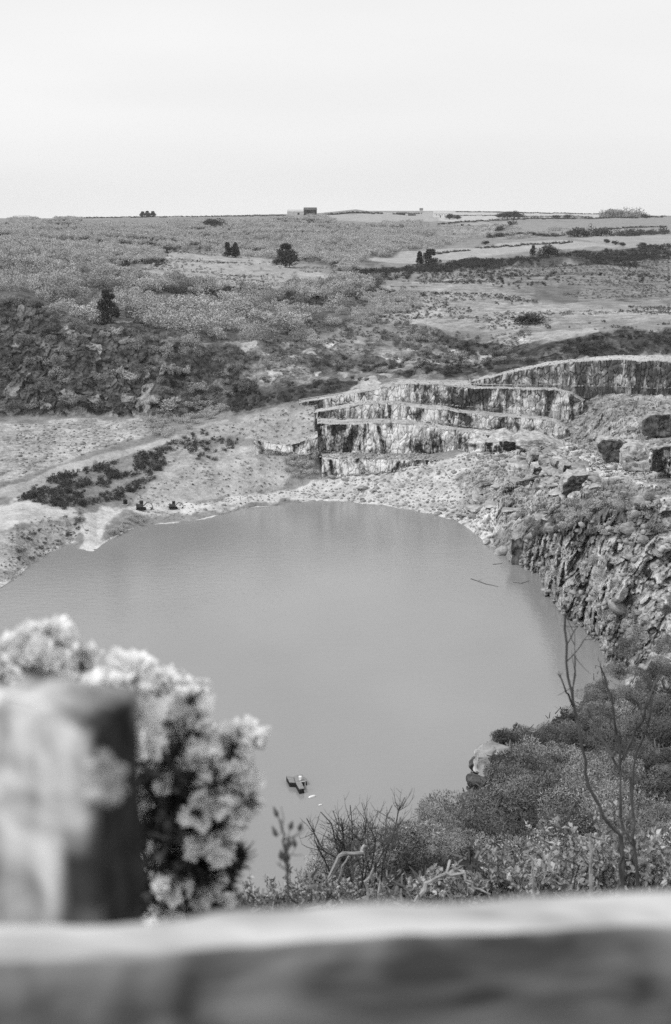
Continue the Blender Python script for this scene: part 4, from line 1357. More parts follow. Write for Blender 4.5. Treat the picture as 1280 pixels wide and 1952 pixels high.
def rough_block(outline, label, front=None, deep=6.0, seed=0, amp=0.42):
    """quarry block with an irregular broken front, cut back into the bank"""
    g_ = np.random.default_rng(seed)
    o_ = np.array(outline, float)
    p = ground(o_[:, 0].mean(), o_[:, 1].max())
    Yb = p[1] - 0.8
    seg = np.roll(o_, -1, 0) - o_
    ln = np.concatenate([[0], np.cumsum(np.hypot(seg[:, 0], seg[:, 1]))])
    cl = np.vstack([o_, o_[:1]])
    q_ = np.linspace(0, ln[-1], 57)[:-1]
    bx, by = np.interp(q_, ln, cl[:, 0]), np.interp(q_, ln, cl[:, 1])
    B = np.array([at_Y(a, b, Yb) for a, b in zip(bx, by)])
    B[:, 1] += (B[:, 2] - B[:, 2].min()) * 0.15
    c = B.mean(0)
    n_, rings, back = len(B), 8, 7
    V = [c + (B - c) * (r_ / rings) for r_ in range(1, rings + 1)]
    V += [B + np.array([0, deep * r_ / back, deep * 0.10 * r_ / back]) for r_ in range(1, back + 1)]
    V = np.concatenate(V + [c[None]])
    Fs, mi = [], []
    for r_ in range(rings + back - 1):
        for k in range(n_):
            Fs.append((r_ * n_ + k, r_ * n_ + (k + 1) % n_, (r_ + 1) * n_ + (k + 1) % n_, (r_ + 1) * n_ + k))
            mi.append(0 if r_ < rings - 1 else 1)
    T3 = [(len(V) - 1, k, (k + 1) % n_) for k in range(n_)]
    mi += [0] * n_
    nn = np.stack([fbm(V, 1.8, 4, seed * 7 + q2, 0.6) for q2 in range(3)], 1) * amp
    _, _, hh = worley(V * np.array([1, 1, 1.9]), 1.4, seed + 2)
    V = V + nn + np.array([-0.2, -0.9, 0.3]) * ((hh - 0.5) * 1.1)[:, None] - p
    me_ = mesh_np('slate_block', V, [np.array(Fs), np.array(T3)], None, False, [front or DARK, M['rock']], mi)
    return tag(link('slate_block', me_, loc=p), label, 'rock')


rough_block([(1076.7, 918), (1092, 909.8), (1125, 904.6), (1115, 918), (1101, 948), (1086, 943), (1074, 941)], 'black wedge shaped hollow face, lowest and widest in the block pile on the right bank', seed=1)
rough_block([(1009, 887), (1014, 867), (1030, 865), (1024, 881), (1015, 895)], 'dark leaning slab at the left of the block pile on the right bank', seed=2)
rough_block([(1018, 892), (1031, 891), (1034, 905), (1017, 906)], 'small dark block under the leaning slab of the block pile', seed=3)
rough_block([(1088, 887), (1079.5, 910), (1071, 905), (1075, 892)], 'narrow black triangular block above the lowest black face', seed=4)
rough_block([(1062, 881), (1078, 880), (1069, 893), (1058, 890)], 'small dark notched block in the middle of the block pile', seed=5)
rough_block([(1138, 850), (1152, 838), (1186, 840), (1196, 847), (1186, 864), (1183, 881), (1150, 878), (1149, 864), (1139, 861)], 'wide black cut face below the rough slope near the right edge', deep=4.5, seed=6)
rough_block([(1189, 896), (1189, 867), (1200, 850), (1229, 848), (1239, 867), (1240, 893), (1215, 899)], 'big rounded layered rock right of the wide black cut face', front=M['rock'], deep=5, seed=7)
rough_block([(1226, 830), (1224, 807), (1246, 792), (1295, 790), (1295, 834)], 'dark outcrop standing highest at the right edge', deep=3.5, seed=8)
rough_block([(1242, 897), (1238, 858), (1295, 852), (1295, 912)], 'streaked rock wall cut by the right edge of the photo', front=M['face'], deep=3.5, seed=9)
rough_block([(985, 850), (1000, 838), (1030, 838), (1060, 848), (1085, 858), (1080, 868), (1040, 862), (1005, 860)], 'long pale rounded ledge under the right end of the second bench', front=M['rock'], deep=10, seed=10)
slate_block(893, 985, 829, 868, 'broken layered rock closing the right end of the tall streaked face', 0.0, seed=7, deep=8, front=M['face'], cap=0.3)
slate_block(978, 1008, 1022, 1068, 'upright dark notch of rock at the water where the right cliff starts', 0.0, seed=8, deep=6)
g = np.random.default_rng(77)
for P in scatter([(870, 890), (990, 850), (1110, 905), (1100, 980), (1000, 1000), (930, 1030), (890, 990)], 5.5, 51, (14, -0.05)):
    px, py = project(P)
    boulder(px, py, 8 + 34 * g.random() ** 2.2, 6 + 18 * g.random() ** 2, int(g.integers(7)), 'slate block lying in the tumbled rubble of the right shore', 'slate blocks in the rubble', P)
for P in scatter([(1000, 846), (1120, 876), (1130, 950), (1060, 950), (985, 895)], 3.4, 53):
    px, py = project(P)
    boulder(px, py, 12 + 26 * g.random() ** 1.6, 9 + 20 * g.random() ** 1.6, int(g.integers(7)), 'jumbled slate boulder in the block pile on the right bank', 'boulders of the block pile', P)
for P in scatter([(1040, 745), (1255, 742), (1255, 930), (1120, 900), (1060, 830)], 8.0, 52, (20, -0.05)):
    px, py = project(P)
    boulder(px, py, 6 + 22 * g.random() ** 2, 4 + 9 * g.random() ** 2, int(g.integers(7)), 'slate slab lying on the rough slope right of the terraces', 'slate slabs beside the terraces', P)


def rubble(poly_list, label, name='rubble'):
    Vs, Fs, b = [], [], 0
    small = [rock_data(800 + k, 1, 6) for k in range(5)]
    for poly, sp, s0, s1, sd_ in poly_list:
        g_ = np.random.default_rng(sd_)
        for P in scatter(poly, sp, sd_):
            V, F_ = small[int(g_.integers(5))]
            a = g_.uniform(0, 6.28)
            s_ = g_.uniform(s0, s1) * (1 + 1.2 * (g_.random() < 0.08))
            R_ = np.array([[math.cos(a), -math.sin(a), 0], [math.sin(a), math.cos(a), 0], [0, 0, 1]])
            Vs.append(V @ R_.T * s_ + P + np.array([0, 0, s_ * 0.15]))
            Fs.append(F_ + b); b += len(V)
    g_ = np.random.default_rng(321)
    for L_, n_, s0, s1 in [(q_, 160, 0.15, 0.5) for q_ in LEDGE] + [(q_, 150, 0.2, 0.65) for q_ in TOE] + [(LEDGE[0], 520, 0.3, 0.8)]:
        for P in L_[g_.integers(0, len(L_), n_)]:
            V, F_ = small[int(g_.integers(5))]
            s_ = g_.uniform(s0, s1)
            Vs.append(V * s_ + P + np.array([g_.uniform(-.5, .5), -g_.uniform(0, .8), 0.1 * s_])); Fs.append(F_ + b); b += len(V)
    me_ = mesh_np(name, np.concatenate(Vs), np.concatenate(Fs), None, False, [M['rock']])
    tag(link(name, me_), label, 'rubble', kind='stuff')


rubble([([(560, 945), (640, 910), (850, 875), (985, 842), (970, 940), (930, 1030), (780, 978), (640, 955)], 1.9, 0.25, 0.75, 61),
        ([(30, 808), (270, 796), (285, 825), (200, 852), (30, 912)], 2.4, 0.25, 0.7, 62),
        ([(1040, 745), (1255, 740), (1255, 940), (1110, 985), (1000, 1000), (960, 1000), (1000, 860)], 3.6, 0.3, 0.8, 63),
        ([(290, 960), (530, 940), (600, 925), (600, 950), (400, 982), (280, 1000)], 2.0, 0.15, 0.5, 64),
        ([(990, 1075), (1005, 1015), (1110, 980), (1260, 950), (1260, 1300), (1158, 1275), (1080, 1185), (1030, 1105)], 2.3, 0.4, 1.25, 67),
        ([(20, 1116), (140, 1040), (140, 1020), (20, 1092)], 1.2, 0.1, 0.35, 65),
        ([(200, 1040), (280, 1006), (280, 990), (200, 1020)], 1.2, 0.1, 0.4, 66)],
       'loose pale slate rubble strewn over the scree')


# ------------------------------------------------------------------ diggers on the shore track
def digger(px, py, label, rz, s=1.0):
    p = ground(px, py)
    r = link('excavator', None, loc=p, rot=(0, 0, rz), scale=(s, s, s))
    for sy in (-0.75, 0.75):
        b = MB()
        prof = [(-1.45, 0.28), (-1.2, 0.02), (1.2, 0.02), (1.45, 0.28), (1.2, 0.62), (-1.2, 0.62)]
        n = len(prof)
        V = [(x, sy - 0.22, z) for x, z in prof] + [(x, sy + 0.22, z) for x, z in prof]
        b.add(V, [tuple(range(n)), tuple(range(n, 2 * n))[::-1]] + [(k, n + k, n + (k + 1) % n, (k + 1) % n) for k in range(n)])
        t = b.build('track', M['rubber'], r)
    b = MB()
    b.box((0, 0, 0.75), (1.0, 1.0, 0.3)); b.box((-0.35, 0, 1.2), (2.0, 1.7, 0.6)); b.box((-1.1, 0, 1.55), (0.55, 1.5, 0.35))
    b.build('body', M['darkpaint'], r)
    b = MB()
    b.box((0.15, 0.4, 1.95), (1.0, 0.8, 0.95)); b.box((0.15, 0.4, 2.46), (1.06, 0.86, 0.07))
    c = b.build('cab', M['darkpaint'], r)
    b = MB()
    b.box((0.66, 0.4, 2.02), (0.02, 0.66, 0.66)); b.box((0.15, -0.012, 2.05), (0.7, 0.02, 0.5)); b.box((0.15, 0.812, 2.05), (0.7, 0.02, 0.5))
    b.build('window', M['glass'], c)
    b = MB()
    b.tube([(0.7, -0.3, 1.2), (1.7, -0.3, 2.15), (2.9, -0.3, 1.75)], [0.17, 0.2, 0.13], 6)
    b.build('boom', M['midpaint'], r)
    b = MB()
    b.tube([(2.75, -0.3, 1.95), (3.1, -0.3, 1.0), (3.2, -0.3, 0.6)], [0.12, 0.12, 0.1], 6)
    b.build('dipper_arm', M['midpaint'], r)
    b = MB()
    b.add([(3.3, -0.65, 0.6), (3.3, 0.05, 0.6), (3.0, -0.65, 0.05), (3.0, 0.05, 0.05), (2.55, -0.65, 0.12), (2.55, 0.05, 0.12), (2.95, -0.65, 0.62), (2.95, 0.05, 0.62)],
          [(0, 1, 3, 2), (2, 3, 5, 4), (0, 2, 4, 6), (1, 7, 5, 3), (0, 6, 7, 1)])
    b.build('bucket', M['darkpaint'], r)
    tag(r, label, 'excavator')


digger(270, 972, 'dark tracked excavator by the slipway, left one of two', 0.15, 1.0)
digger(331, 970, 'dark tracked excavator farther along the shore track, right one of two', 0.2, 0.85)
# dark bin on the track end
p = ground(240, 962)
r = link('storage_tank', None, loc=p)
b = MB(); b.tube([(0, 0, 0.15), (0, 0, 1.35)], 0.6, 14); b.tube([(0, 0, 1.35), (0, 0, 1.5)], [0.6, 0.2], 14); b.build('tank_body', M['rubber'], r)
b = MB(); b.box((0, 0, 0.05), (1.5, 1.5, 0.2)); b.build('base', M['oldpost'], r)
tag(r, 'small black round tank on the bank left of the excavators', 'tank')

# ------------------------------------------------------------------ raft and floats
rp = at_z(566, 1492, 0.0)
root = link('raft', None, loc=rp)


def rpoly(pts, z):
    return [tuple((at_z(a, b_, z) - rp)[:2]) for a, b_ in pts]


ZT = 0.75
for pts, mt, dz in (([(546, 1478.5), (559.5, 1480.5), (563, 1491.5), (552.5, 1491)], 'deck', 0.0),
                    ([(560.3, 1480), (568.5, 1477.5), (580.4, 1503), (571, 1504.5), (563.8, 1491.5)], 'deck', 0.05),
                    ([(569.3, 1477.2), (576.6, 1475), (585.5, 1488), (574.6, 1489.5)], 'deck', -0.04)):
    b = MB(); b.prism(rpoly(pts, ZT), -0.35, ZT + dz - 0.1)
    f = b.build('pontoon', M['rubber'], root)
    b = MB(); b.prism(rpoly(pts, ZT), ZT + dz - 0.095, ZT + dz)
    d = b.build('deck', M[mt], f)
q = at_z(572.5, 1487, ZT) - rp
b = MB(); b.box((q[0], q[1], ZT + 0.28), (0.35, 0.5, 0.4)); b.box((q[0], q[1], ZT + 0.52), (0.4, 0.55, 0.06)); b.build('pump_box', M['white'], root)
q = at_z(577.5, 1500, ZT) - rp
b = MB()
for a in (-0.35, 0.35):
    b.tube([(q[0] + a, q[1] + 0.2, ZT), (q[0] + a, q[1] + 0.2, ZT + 0.7)], 0.04, 6)
b.tube([(q[0] - 0.35, q[1] + 0.2, ZT + 0.7), (q[0] + 0.35, q[1] + 0.2, ZT + 0.7)], 0.04, 6)
b.build('handrail', M['steel'], root)
q = at_z(577.5, 1509.5, 0) - rp
b = MB(); b.tube([(q[0] - 0.3, q[1], 0.05), (q[0] + 0.3, q[1], 0.05)], [0.12, 0.12], 8); b.build('fender', M['white'], root)
tag(root, 'dark cross shaped pontoon raft floating on the lake', 'raft')


def buoy(px, py, s_, label):
    p_ = at_z(px, py, 0.0)
    r_ = link('buoy', None, loc=p_, rot=(0, 0, 0.6))
    b = MB()
    b.tube([(-0.3 * s_ * 2, 0, 0.05), (-0.2 * s_ * 2, 0, 0.06), (0.2 * s_ * 2, 0, 0.06), (0.3 * s_ * 2, 0, 0.05)],
           [0.06 * s_, 0.2 * s_, 0.2 * s_, 0.06 * s_], 10)
    b.build('float', M['white'], r_, smooth=True)
    b = MB(); b.tube([(0.3 * s_ * 2, 0, 0.05), (0.42 * s_ * 2, 0.05, 0.0)], 0.05 * s_, 6); b.build('rope_eye', M['steel'], r_)
    tag(r_, label, 'buoy')


buoy(595, 1519.5, 0.95, 'white float on the water just off the raft, the larger one')
buoy(611, 1535, 0.5, 'tiny white float on the water farther from the raft')

for k, (pts, lab) in enumerate([([(898, 1103), (912, 1108), (926, 1113), (950, 1118)], 'dark bent branch floating on the lake near the right cliff'),
                                ([(978, 1110), (995, 1112), (1010, 1107)], 'short dark branch floating close under the right cliff'),
                                ([(940, 1076), (958, 1074)], 'tiny dark branch floating off the small wedge rock')]):
    P = [at_z(a, b_, 0.03) for a, b_ in pts]
    b = MB(); b.tube([p_ - P[0] for p_ in P], [0.10] * (len(P) - 1) + [0.05], 6)
    if k == 0:
        b.tube([P[1] - P[0], P[1] - P[0] + np.array([1.0, 1.2, 0.25])], [0.05, 0.02], 5)
    tag(b.build('floating_branch', M['bark'], loc=P[0]), lab, 'branch')

# ------------------------------------------------------------------ near hillside plants
g = np.random.default_rng(91)


def near_bush(p, h, w_, label, group=None, kind='near', name='hillside_bush', mesh=None):
    me_ = mesh or MESH[kind][int(g.integers(len(MESH[kind])))]
    o = link(name, me_, loc=(p[0], p[1], p[2] - 0.08 * h), scale=(w_, w_, h), rot=(0, 0, g.uniform(0, 6.28)))
    tag(o, label, 'bush', group)
    return o


DG = [plant_mesh('gorse_bush', bush(440 + k, 2600, 14, 0.10, 0.018, 0.6, 0.6, 0.6, 0.12, 20), M['gorse']) for k in range(2)]
NS = [(600, 1660), (720, 1618), (860, 1585), (892, 1556), (900, 1475), (985, 1405), (1090, 1355), (1160, 1312), (1280, 1262), (1300, 1640), (1000, 1660), (850, 1650)]
cnt, tries, used_ = 0, 0, []
while tries < 4000 and cnt < 150:
    tries += 1
    px, py = g.uniform(560, 1310), g.uniform(1250, 1670)
    if not in_poly(np.array([px]), np.array([py]), NS)[0]:
        continue
    p = near_at(px, py)
    h = g.uniform(1.3, 2.7) * np.clip(p[1] / 45, 0.45, 1.0)
    if poly_dist(np.array([p[0]]), np.array([p[1]]), NEARPOLY)[0] < 0.5 * h:
        continue
    if any(math.hypot(p[0] - q[0], p[1] - q[1]) < (h + q[2]) * 0.40 for q in used_):
        continue
    used_.append((p[0], p[1], h))
    qx, qy = project(p)
    if 872 < qx < 962 and 1415 < qy < 1560:
        continue
    if g.random() < 0.14:
        near_bush(p, h * 0.8, h * 0.9, 'dark evergreen shrub among the paler scrub of the near hillside', 'dark shrubs on the near hillside', mesh=DG[cnt % 2])
        cnt += 1
        continue
    near_bush(p, h, h * g.uniform(0.9, 1.3), 'grey brown twiggy bush in the scrub on the near hillside', 'scrub on the near hillside')
    cnt += 1
# dark gorse along the promontory rim
near_bush(near_at(984, 1405), 2.3, 1.9, 'tall dark spiky gorse on the rim of the near promontory', mesh=DG[0], name='gorse_bush')
for px, py, h in ((958, 1418, 1.3), (935, 1432, 1.2), (915, 1446, 0.9), (968, 1412, 1.4)):
    near_bush(near_at(px, py), h, h * 1.2, 'low dark gorse in the row along the promontory rim', 'low gorse on the promontory rim', mesh=DG[1], name='gorse_bush')
for px, py, Yd, wpx, hpx, k, lab in ((920, 1462, 61, 52, 62, 0, 'pale rounded boulder at the tip of the near promontory'),
                                     (908, 1496, 57, 40, 44, 3, 'dark wedge rock below the pale boulder on the promontory'),
                                     (909, 1468, 61.5, 40, 66, 4, 'black rock edge left of the pale boulder on the promontory'),
                                     (945, 1428, 70, 60, 18, 5, 'flat rock ledge above the pale boulder on the promontory'),
                                     (930, 1490, 58, 70, 60, 1, 'broad grey rock right below the pale boulder on the promontory'),
                                     (905, 1530, 50, 60, 60, 4, 'dark lowest rock at the foot of the promontory tip'),
                                     (925, 1440, 66, 50, 40, 6, 'rough grey rock touching the top of the pale boulder')):
    o = boulder(px, py, wpx, hpx, k, lab, None, at_Y(px, py, Yd))
    if 'dark' in lab or 'black' in lab:
        o.data = o.data.copy()
        o.data.materials[0] = DARK

# ground cover between the bushes
C, D, Ls, Ws = [], [], [], []
n = 26000
pxs, pys = g.uniform(300, 1400, n), g.uniform(1240, 1790, n)
for px, py in zip(pxs, pys):
    u, dy, dz = ray(px, py)
    # quick hit on the smooth slope
    t = 3.0
    for _ in range(40):
        zz = np.interp(dy * t, SLY, SLZ)
        f_ = H + dz * t - zz
        if f_ < 0.02:
            break
        t += max(f_ * 1.5, 0.05)
    x, y = u * t, dy * t
    if y > 140:
        continue
    C.append((x, y)); Ls.append(t)
C = np.array(C); Ls = np.array(Ls)
ins = poly_dist(C[:, 0], C[:, 1], NEARPOLY) > -0.3
C, Ls = C[ins], Ls[ins]
Z = np.array([near_z(x, y) for x, y in C])
k_ = Ls * 0.0042
P3 = np.stack([C[:, 0], C[:, 1], Z + k_ * g.uniform(0, 1.6, len(Z))], 1)
D = g.normal(size=P3.shape) * 0.7 + np.array([0, -0.2, 0.7])
V, Q = slivers(P3, D, np.clip(k_ * 2.6, 0.05, 0.5) * g.uniform(0.6, 1.5, len(k_)), np.clip(k_ * 0.5, 0.012, 0.1), g)
me = mesh_np('ground_cover', V, Q, {'tone': ('FACE', np.clip(0.5 + 0.28 * g.normal(size=len(Q)), 0, 1))}, False, [M['cover']])
tag(link('ground_cover', me), 'low tangled stems and grass covering the near hillside', 'ground cover', kind='stuff')


# leafy shrubs close below the fence
def grow(start, direction, length, r0, g_, segs=6, wander=0.18, up=0.05):
    pts = [Vector(start)]
    d = Vector(direction).normalized()
    for k in range(segs):
        d = (d + Vector(g_.normal(size=3)) * wander + Vector((0, 0, up))).normalized()
        pts.append(pts[-1] + d * (length / segs))
    rad = [r0 * (1 - 0.85 * k / segs) + 0.0004 for k in range(segs + 1)]
    return pts, rad


def leaf_quads(P, D, L, W, g_):
    """folded diamond leaves: two quads sharing the midrib"""
    n_ = len(P)
    D = D / (np.linalg.norm(D, axis=1, keepdims=True) + 1e-9)
    S = np.cross(D, g_.normal(size=(n_, 3))); S /= np.linalg.norm(S, axis=1, keepdims=True) + 1e-9
    U = np.cross(S, D)
    L = L[:, None]; W = W[:, None]
    a = P; b_ = P + D * L
    m1 = P + D * L * 0.45
    l = m1 - S * W + U * W * 0.45
    r_ = m1 + S * W + U * W * 0.45
    V_ = np.stack([a, l, b_, r_], 1).reshape(-1, 3)
    Q_ = np.concatenate([np.stack([np.arange(n_) * 4, np.arange(n_) * 4 + 1, np.arange(n_) * 4 + 2], 1),
                         np.stack([np.arange(n_) * 4, np.arange(n_) * 4 + 2, np.arange(n_) * 4 + 3], 1)])
    return V_, Q_


def leafy(name, p, h, w_, stems, leaves, leaf_len, label, seed, mat='leaf', barkm='bark', group=None, cat='shrub', r0=0.006):
    g_ = np.random.default_rng(seed)
    root_ = link(name, None, loc=p)
    b = MB()
    LP, LD = [], []
    for s_ in range(stems):
        a = g_.uniform(0, 6.28)
        lean = g_.uniform(0.05, 0.55) * w_ / h
        pts, rad = grow((math.cos(a) * 0.04, math.sin(a) * 0.04, -0.05), (math.cos(a) * lean, math.sin(a) * lean, 1), h * g_.uniform(0.6, 1.0), r0, g_, 7, 0.14)
        b.tube(pts, rad, 5)
        subs = [(pts, 0.25)]
        for q_ in range(3, 7):
            a2 = g_.uniform(0, 6.28)
            pp, rr = grow(pts[q_], (math.cos(a2), math.sin(a2), 0.7), h * 0.25 * g_.uniform(0.6, 1.2), r0 * 0.5, g_, 4, 0.2)
            b.tube(pp, rr, 4)
            subs.append((pp, 0.0))
        for pp, f0 in subs:
            m_ = len(pp) - 1
            for _ in range(max(1, leaves // len(subs) // 1)):
                f_ = g_.uniform(f0, 1) * m_
                i_ = min(int(f_), m_ - 1)
                LP.append(pp[i_].lerp(pp[i_ + 1], f_ - i_))
                d_ = Vector(g_.normal(size=3)) + Vector((0, 0, 0.6))
                LD.append(d_)
    b.build('stems', M[barkm], root_)
    if leaves:
        LP = np.array([tuple(v) for v in LP]); LD = np.array([tuple(v) for v in LD])
        V_, Q_ = leaf_quads(LP, LD, leaf_len * g_.uniform(0.6, 1.2, len(LP)), leaf_len * 0.28 * g_.uniform(0.7, 1.2, len(LP)), g_)
        tn = np.clip(0.5 + 0.25 * g_.normal(size=len(LP)), 0, 1)
        me_ = mesh_np('foliage', V_, Q_, {'tone': ('FACE', np.concatenate([tn, tn]))}, False, [M[mat]])
        link('foliage', me_, root_)
    tag(root_, label, cat, group)
    return root_


k = 0
for px, py, Yd, h, w_ in ((1010, 1690, 8.6, 0.62, 0.5), (1080, 1690, 8.2, 0.75, 0.55), (1150, 1700, 7.6, 0.6, 0.5), (1215, 1690, 7.8, 0.7, 0.5), (950, 1700, 8.6, 0.5, 0.45),
                          (1040, 1700, 7.6, 0.45, 0.4), (890, 1705, 8.6, 0.42, 0.4), (1260, 1690, 7.8, 0.75, 0.5), (830, 1710, 8.4, 0.36, 0.4), (1115, 1650, 10.5, 0.8, 0.6),
                          (1190, 1640, 11, 0.8, 0.6), (1010, 1600, 16, 1.1, 0.8), (1070, 1570, 18, 1.3, 0.9), (1150, 1580, 17, 1.2, 0.9), (1240, 1570, 17, 1.2, 0.9), (940, 1640, 15, 0.9, 0.7), (980, 1650, 12, 0.7, 0.6), (1250, 1630, 11.5, 0.7, 0.6)):
    p = at_Y(px, py, Yd); p[2] = near_z(p[0], p[1]); 
    leafy('leafy_shrub', p, h, w_, 7, 70, 0.05, 'pale young leafy shrub in the tangle just beyond the rail', 40 + k, group='leafy shrubs beyond the rail'); k += 1
for px, py, Yd, h in ((600, 1712, 8.5, 0.35), (560, 1712, 8.2, 0.32), (500, 1716, 7.8, 0.34), (470, 1718, 7.4, 0.30), (660, 1712, 8.4, 0.34), (740, 1712, 8.4, 0.34), (410, 1722, 7.2, 0.36), (540, 1700, 9, 0.4), (640, 1690, 9.5, 0.45)):
    p = at_Y(px, py, Yd); p[2] = near_z(p[0], p[1])
    leafy('leafy_seedling', p, h, 0.35, 5, 42, 0.035, 'low sprig of small pale leaves at the water side of the rail', 80 + k, group='low leafy sprigs beyond the rail', cat='plant', r0=0.003); k += 1


# bare twiggy shrub in the middle and saplings on the right
def bare_shrub(name, p, stems, label, seed, mat, tips=0, group=None, cat='shrub', wand=0.0):
    """stems: list of (polyline of frame points with depth, base radius, twig count)"""
    g_ = np.random.default_rng(seed)
    root_ = link(name, None, loc=p)
    b = MB()
    bt = b
    for line, r0, tw in stems:
        pts = [Vector(at_Y(*q)) - Vector(p) for q in line]
        # smooth + wander
        fine = []
        for a, c in zip(pts[:-1], pts[1:]):
            for i in range(3):
                fine.append(a.lerp(c, i / 3) + Vector(g_.normal(size=3)) * (r0 * 0.6 + wand))
        fine.append(pts[-1])
        n_ = len(fine) - 1
        b.tube(fine, [r0 * (1 - 0.55 * i / n_) for i in range(n_ + 1)], 6, 0.12)
        for t_ in range(tw):
            i = int(g_.integers(n_ // 3, n_))
            dirv = (fine[i + 1] - fine[i]).normalized()
            pp, rr = grow(fine[i], dirv + Vector(g_.normal(size=3)) * 0.9, (pts[-1] - pts[0]).length * g_.uniform(0.10, 0.28), r0 * 0.35, g_, 5, 0.2, 0.12)
            bt.tube(pp, rr, 4)
            for z_ in range(2):
                j = int(g_.integers(1, 5))
                p3, r3 = grow(pp[j], Vector(g_.normal(size=3)) + dirv, (pts[-1] - pts[0]).length * 0.07, r0 * 0.2, g_, 3, 0.2, 0.1)
                bt.tube(p3, r3, 3)
                if tips:
                    q_ = p3[-1]
                    bt.tube([q_, q_ + dirv * tips * 0.7, q_ + dirv * tips * 2], [tips * 0.15, tips * 0.5, tips * 0.05], 6)
    b.build('branches', mat, root_)
    tag(root_, label, cat, group)


Yt = 11.0
base = at_Y(690, 1700, Yt); base[2] = near_z(base[0], base[1])
st_ = []
gg = np.random.default_rng(5)
for tx, ty in ((585, 1560), (600, 1600), (612, 1548), (635, 1545), (650, 1560), (668, 1535), (690, 1530), (700, 1560), (722, 1545), (748, 1535), (772, 1520), (640, 1590), (760, 1570), (680, 1580)):
    x0 = 690 + (tx - 690) * 0.25 + gg.uniform(-12, 12)
    st_.append(([(x0, 1715, Yt), ((x0 + tx) / 2 + gg.uniform(-10, 10), (1700 + ty) / 2 + 10, Yt + gg.uniform(-.6, .6)), (tx, ty, Yt + gg.uniform(-.8, .8))], 0.0085, 26))
bare_shrub('thorn_shrub', base, st_, 'dark twiggy leafless thorn shrub rising against the water in the middle', 3, M['bark'], wand=0.022)
Ys_ = 6.2
p = at_Y(1185, 1660, Ys_); p[2] = near_z(p[0], p[1])
bare_shrub('sapling', p, [([(1188, 1800, Ys_), (1187, 1650, Ys_), (1183, 1590, Ys_), (1150, 1550, Ys_), (1122, 1500, Ys_), (1110, 1420, Ys_), (1092, 1350, Ys_), (1080, 1260, Ys_), (1078, 1170, Ys_)], 0.011, 5),
                          ([(1092, 1345, Ys_), (1082, 1320, Ys_ - .1), (1064, 1284, Ys_ - .2)], 0.006, 1),
                          ([(1096, 1362, Ys_), (1112, 1345, Ys_ + .1), (1132, 1318, Ys_ + .2)], 0.005, 2)],
           'thin bare sapling with a kinked stem rising left of the forked one', 11, M['bark'], cat='sapling')
Ys_ = 6.8
p = at_Y(1192, 1660, Ys_); p[2] = near_z(p[0], p[1])
bare_shrub('sapling', p, [([(1190, 1800, Ys_), (1186, 1640, Ys_), (1184, 1560, Ys_), (1184, 1470, Ys_)], 0.013, 2),
                          ([(1184, 1475, Ys_), (1160, 1425, Ys_), (1135, 1385, Ys_ + .1), (1120, 1350, Ys_ + .1)], 0.008, 6),
                          ([(1184, 1470, Ys_), (1176, 1400, Ys_), (1168, 1330, Ys_ - .1), (1145, 1270, Ys_ - .1)], 0.009, 5),
                          ([(1186, 1450, Ys_), (1215, 1390, Ys_), (1240, 1330, Ys_), (1262, 1270, Ys_)], 0.009, 5),
                          ([(1205, 1560, Ys_), (1208, 1460, Ys_), (1230, 1390, Ys_), (1252, 1310, Ys_)], 0.008, 3)],
           'forked bare sapling spreading into a fan at the right edge', 12, M['bark'], cat='sapling')
Ys_ = 7.2
p = at_Y(1205, 1660, Ys_); p[2] = near_z(p[0], p[1])
bare_shrub('sapling', p, [([(1216, 1800, Ys_), (1212, 1640, Ys_), (1206, 1570, Ys_), (1202, 1480, Ys_)], 0.012, 2)],
           'slender straight bare stem right of the forked sapling', 13, M['bark'], cat='sapling')
# bleached dead branches
for kk, (stems, lab) in enumerate([
    ([([(628, 1720, 8.5), (630, 1665, 8.5), (655, 1628, 8.4), (690, 1622, 8.5), (694, 1612, 8.6)], 0.021, 0), ([(645, 1690, 8.6), (655, 1650, 8.5), (668, 1626, 8.5)], 0.012, 0)], 'bleached dead branch arching in front of the thorn shrub'),
    ([([(795, 1722, 7.6), (815, 1690, 7.6), (850, 1664, 7.6), (858, 1640, 7.7)], 0.017, 0), ([(850, 1665, 7.6), (885, 1668, 7.6), (905, 1690, 7.6), (935, 1705, 7.6)], 0.012, 0)], 'bleached forked dead branch low behind the rail right of centre'),
    ([([(700, 1725, 8), (698, 1680, 8), (712, 1655, 8)], 0.012, 0), ([(724, 1725, 8), (722, 1690, 8), (718, 1665, 8)], 0.009, 0)], 'short pair of bleached dead sticks below the thorn shrub'),
    ([([(1127, 1725, 7), (1126, 1640, 7), (1122, 1590, 7), (1150, 1600, 7.1)], 0.012, 0)], 'pale dead stem standing left of the forked sapling'),
    ([([(1018, 1725, 7), (1016, 1660, 7), (1018, 1640, 7)], 0.009, 0)], 'short pale dead stick amid the leafy shrubs')]):
    l0 = stems[0][0][0]
    p = at_Y(l0[0], l0[1], l0[2]); p[2] = near_z(p[0], p[1])
    bare_shrub('dead_branch', p, stems, lab, 30 + kk, M['palebark'], cat='branch')
# blurred budding stems left of centre
Ys_ = 2.3
for kk, (stems, lab) in enumerate([([([(545, 1790, Ys_), (548, 1700, Ys_), (546, 1640, Ys_), (540, 1590, Ys_), (532, 1562, Ys_)], 0.003, 5)], 'slim budding stem blurred in front of the water left of the thorn shrub')]):
    p = at_Y(stems[0][0][0][0], 1790, Ys_); p[2] = near_z(p[0], p[1])
    bare_shrub('budding_stem', p, stems, lab, 60 + kk, M['bark'], tips=0.011, cat='plant')


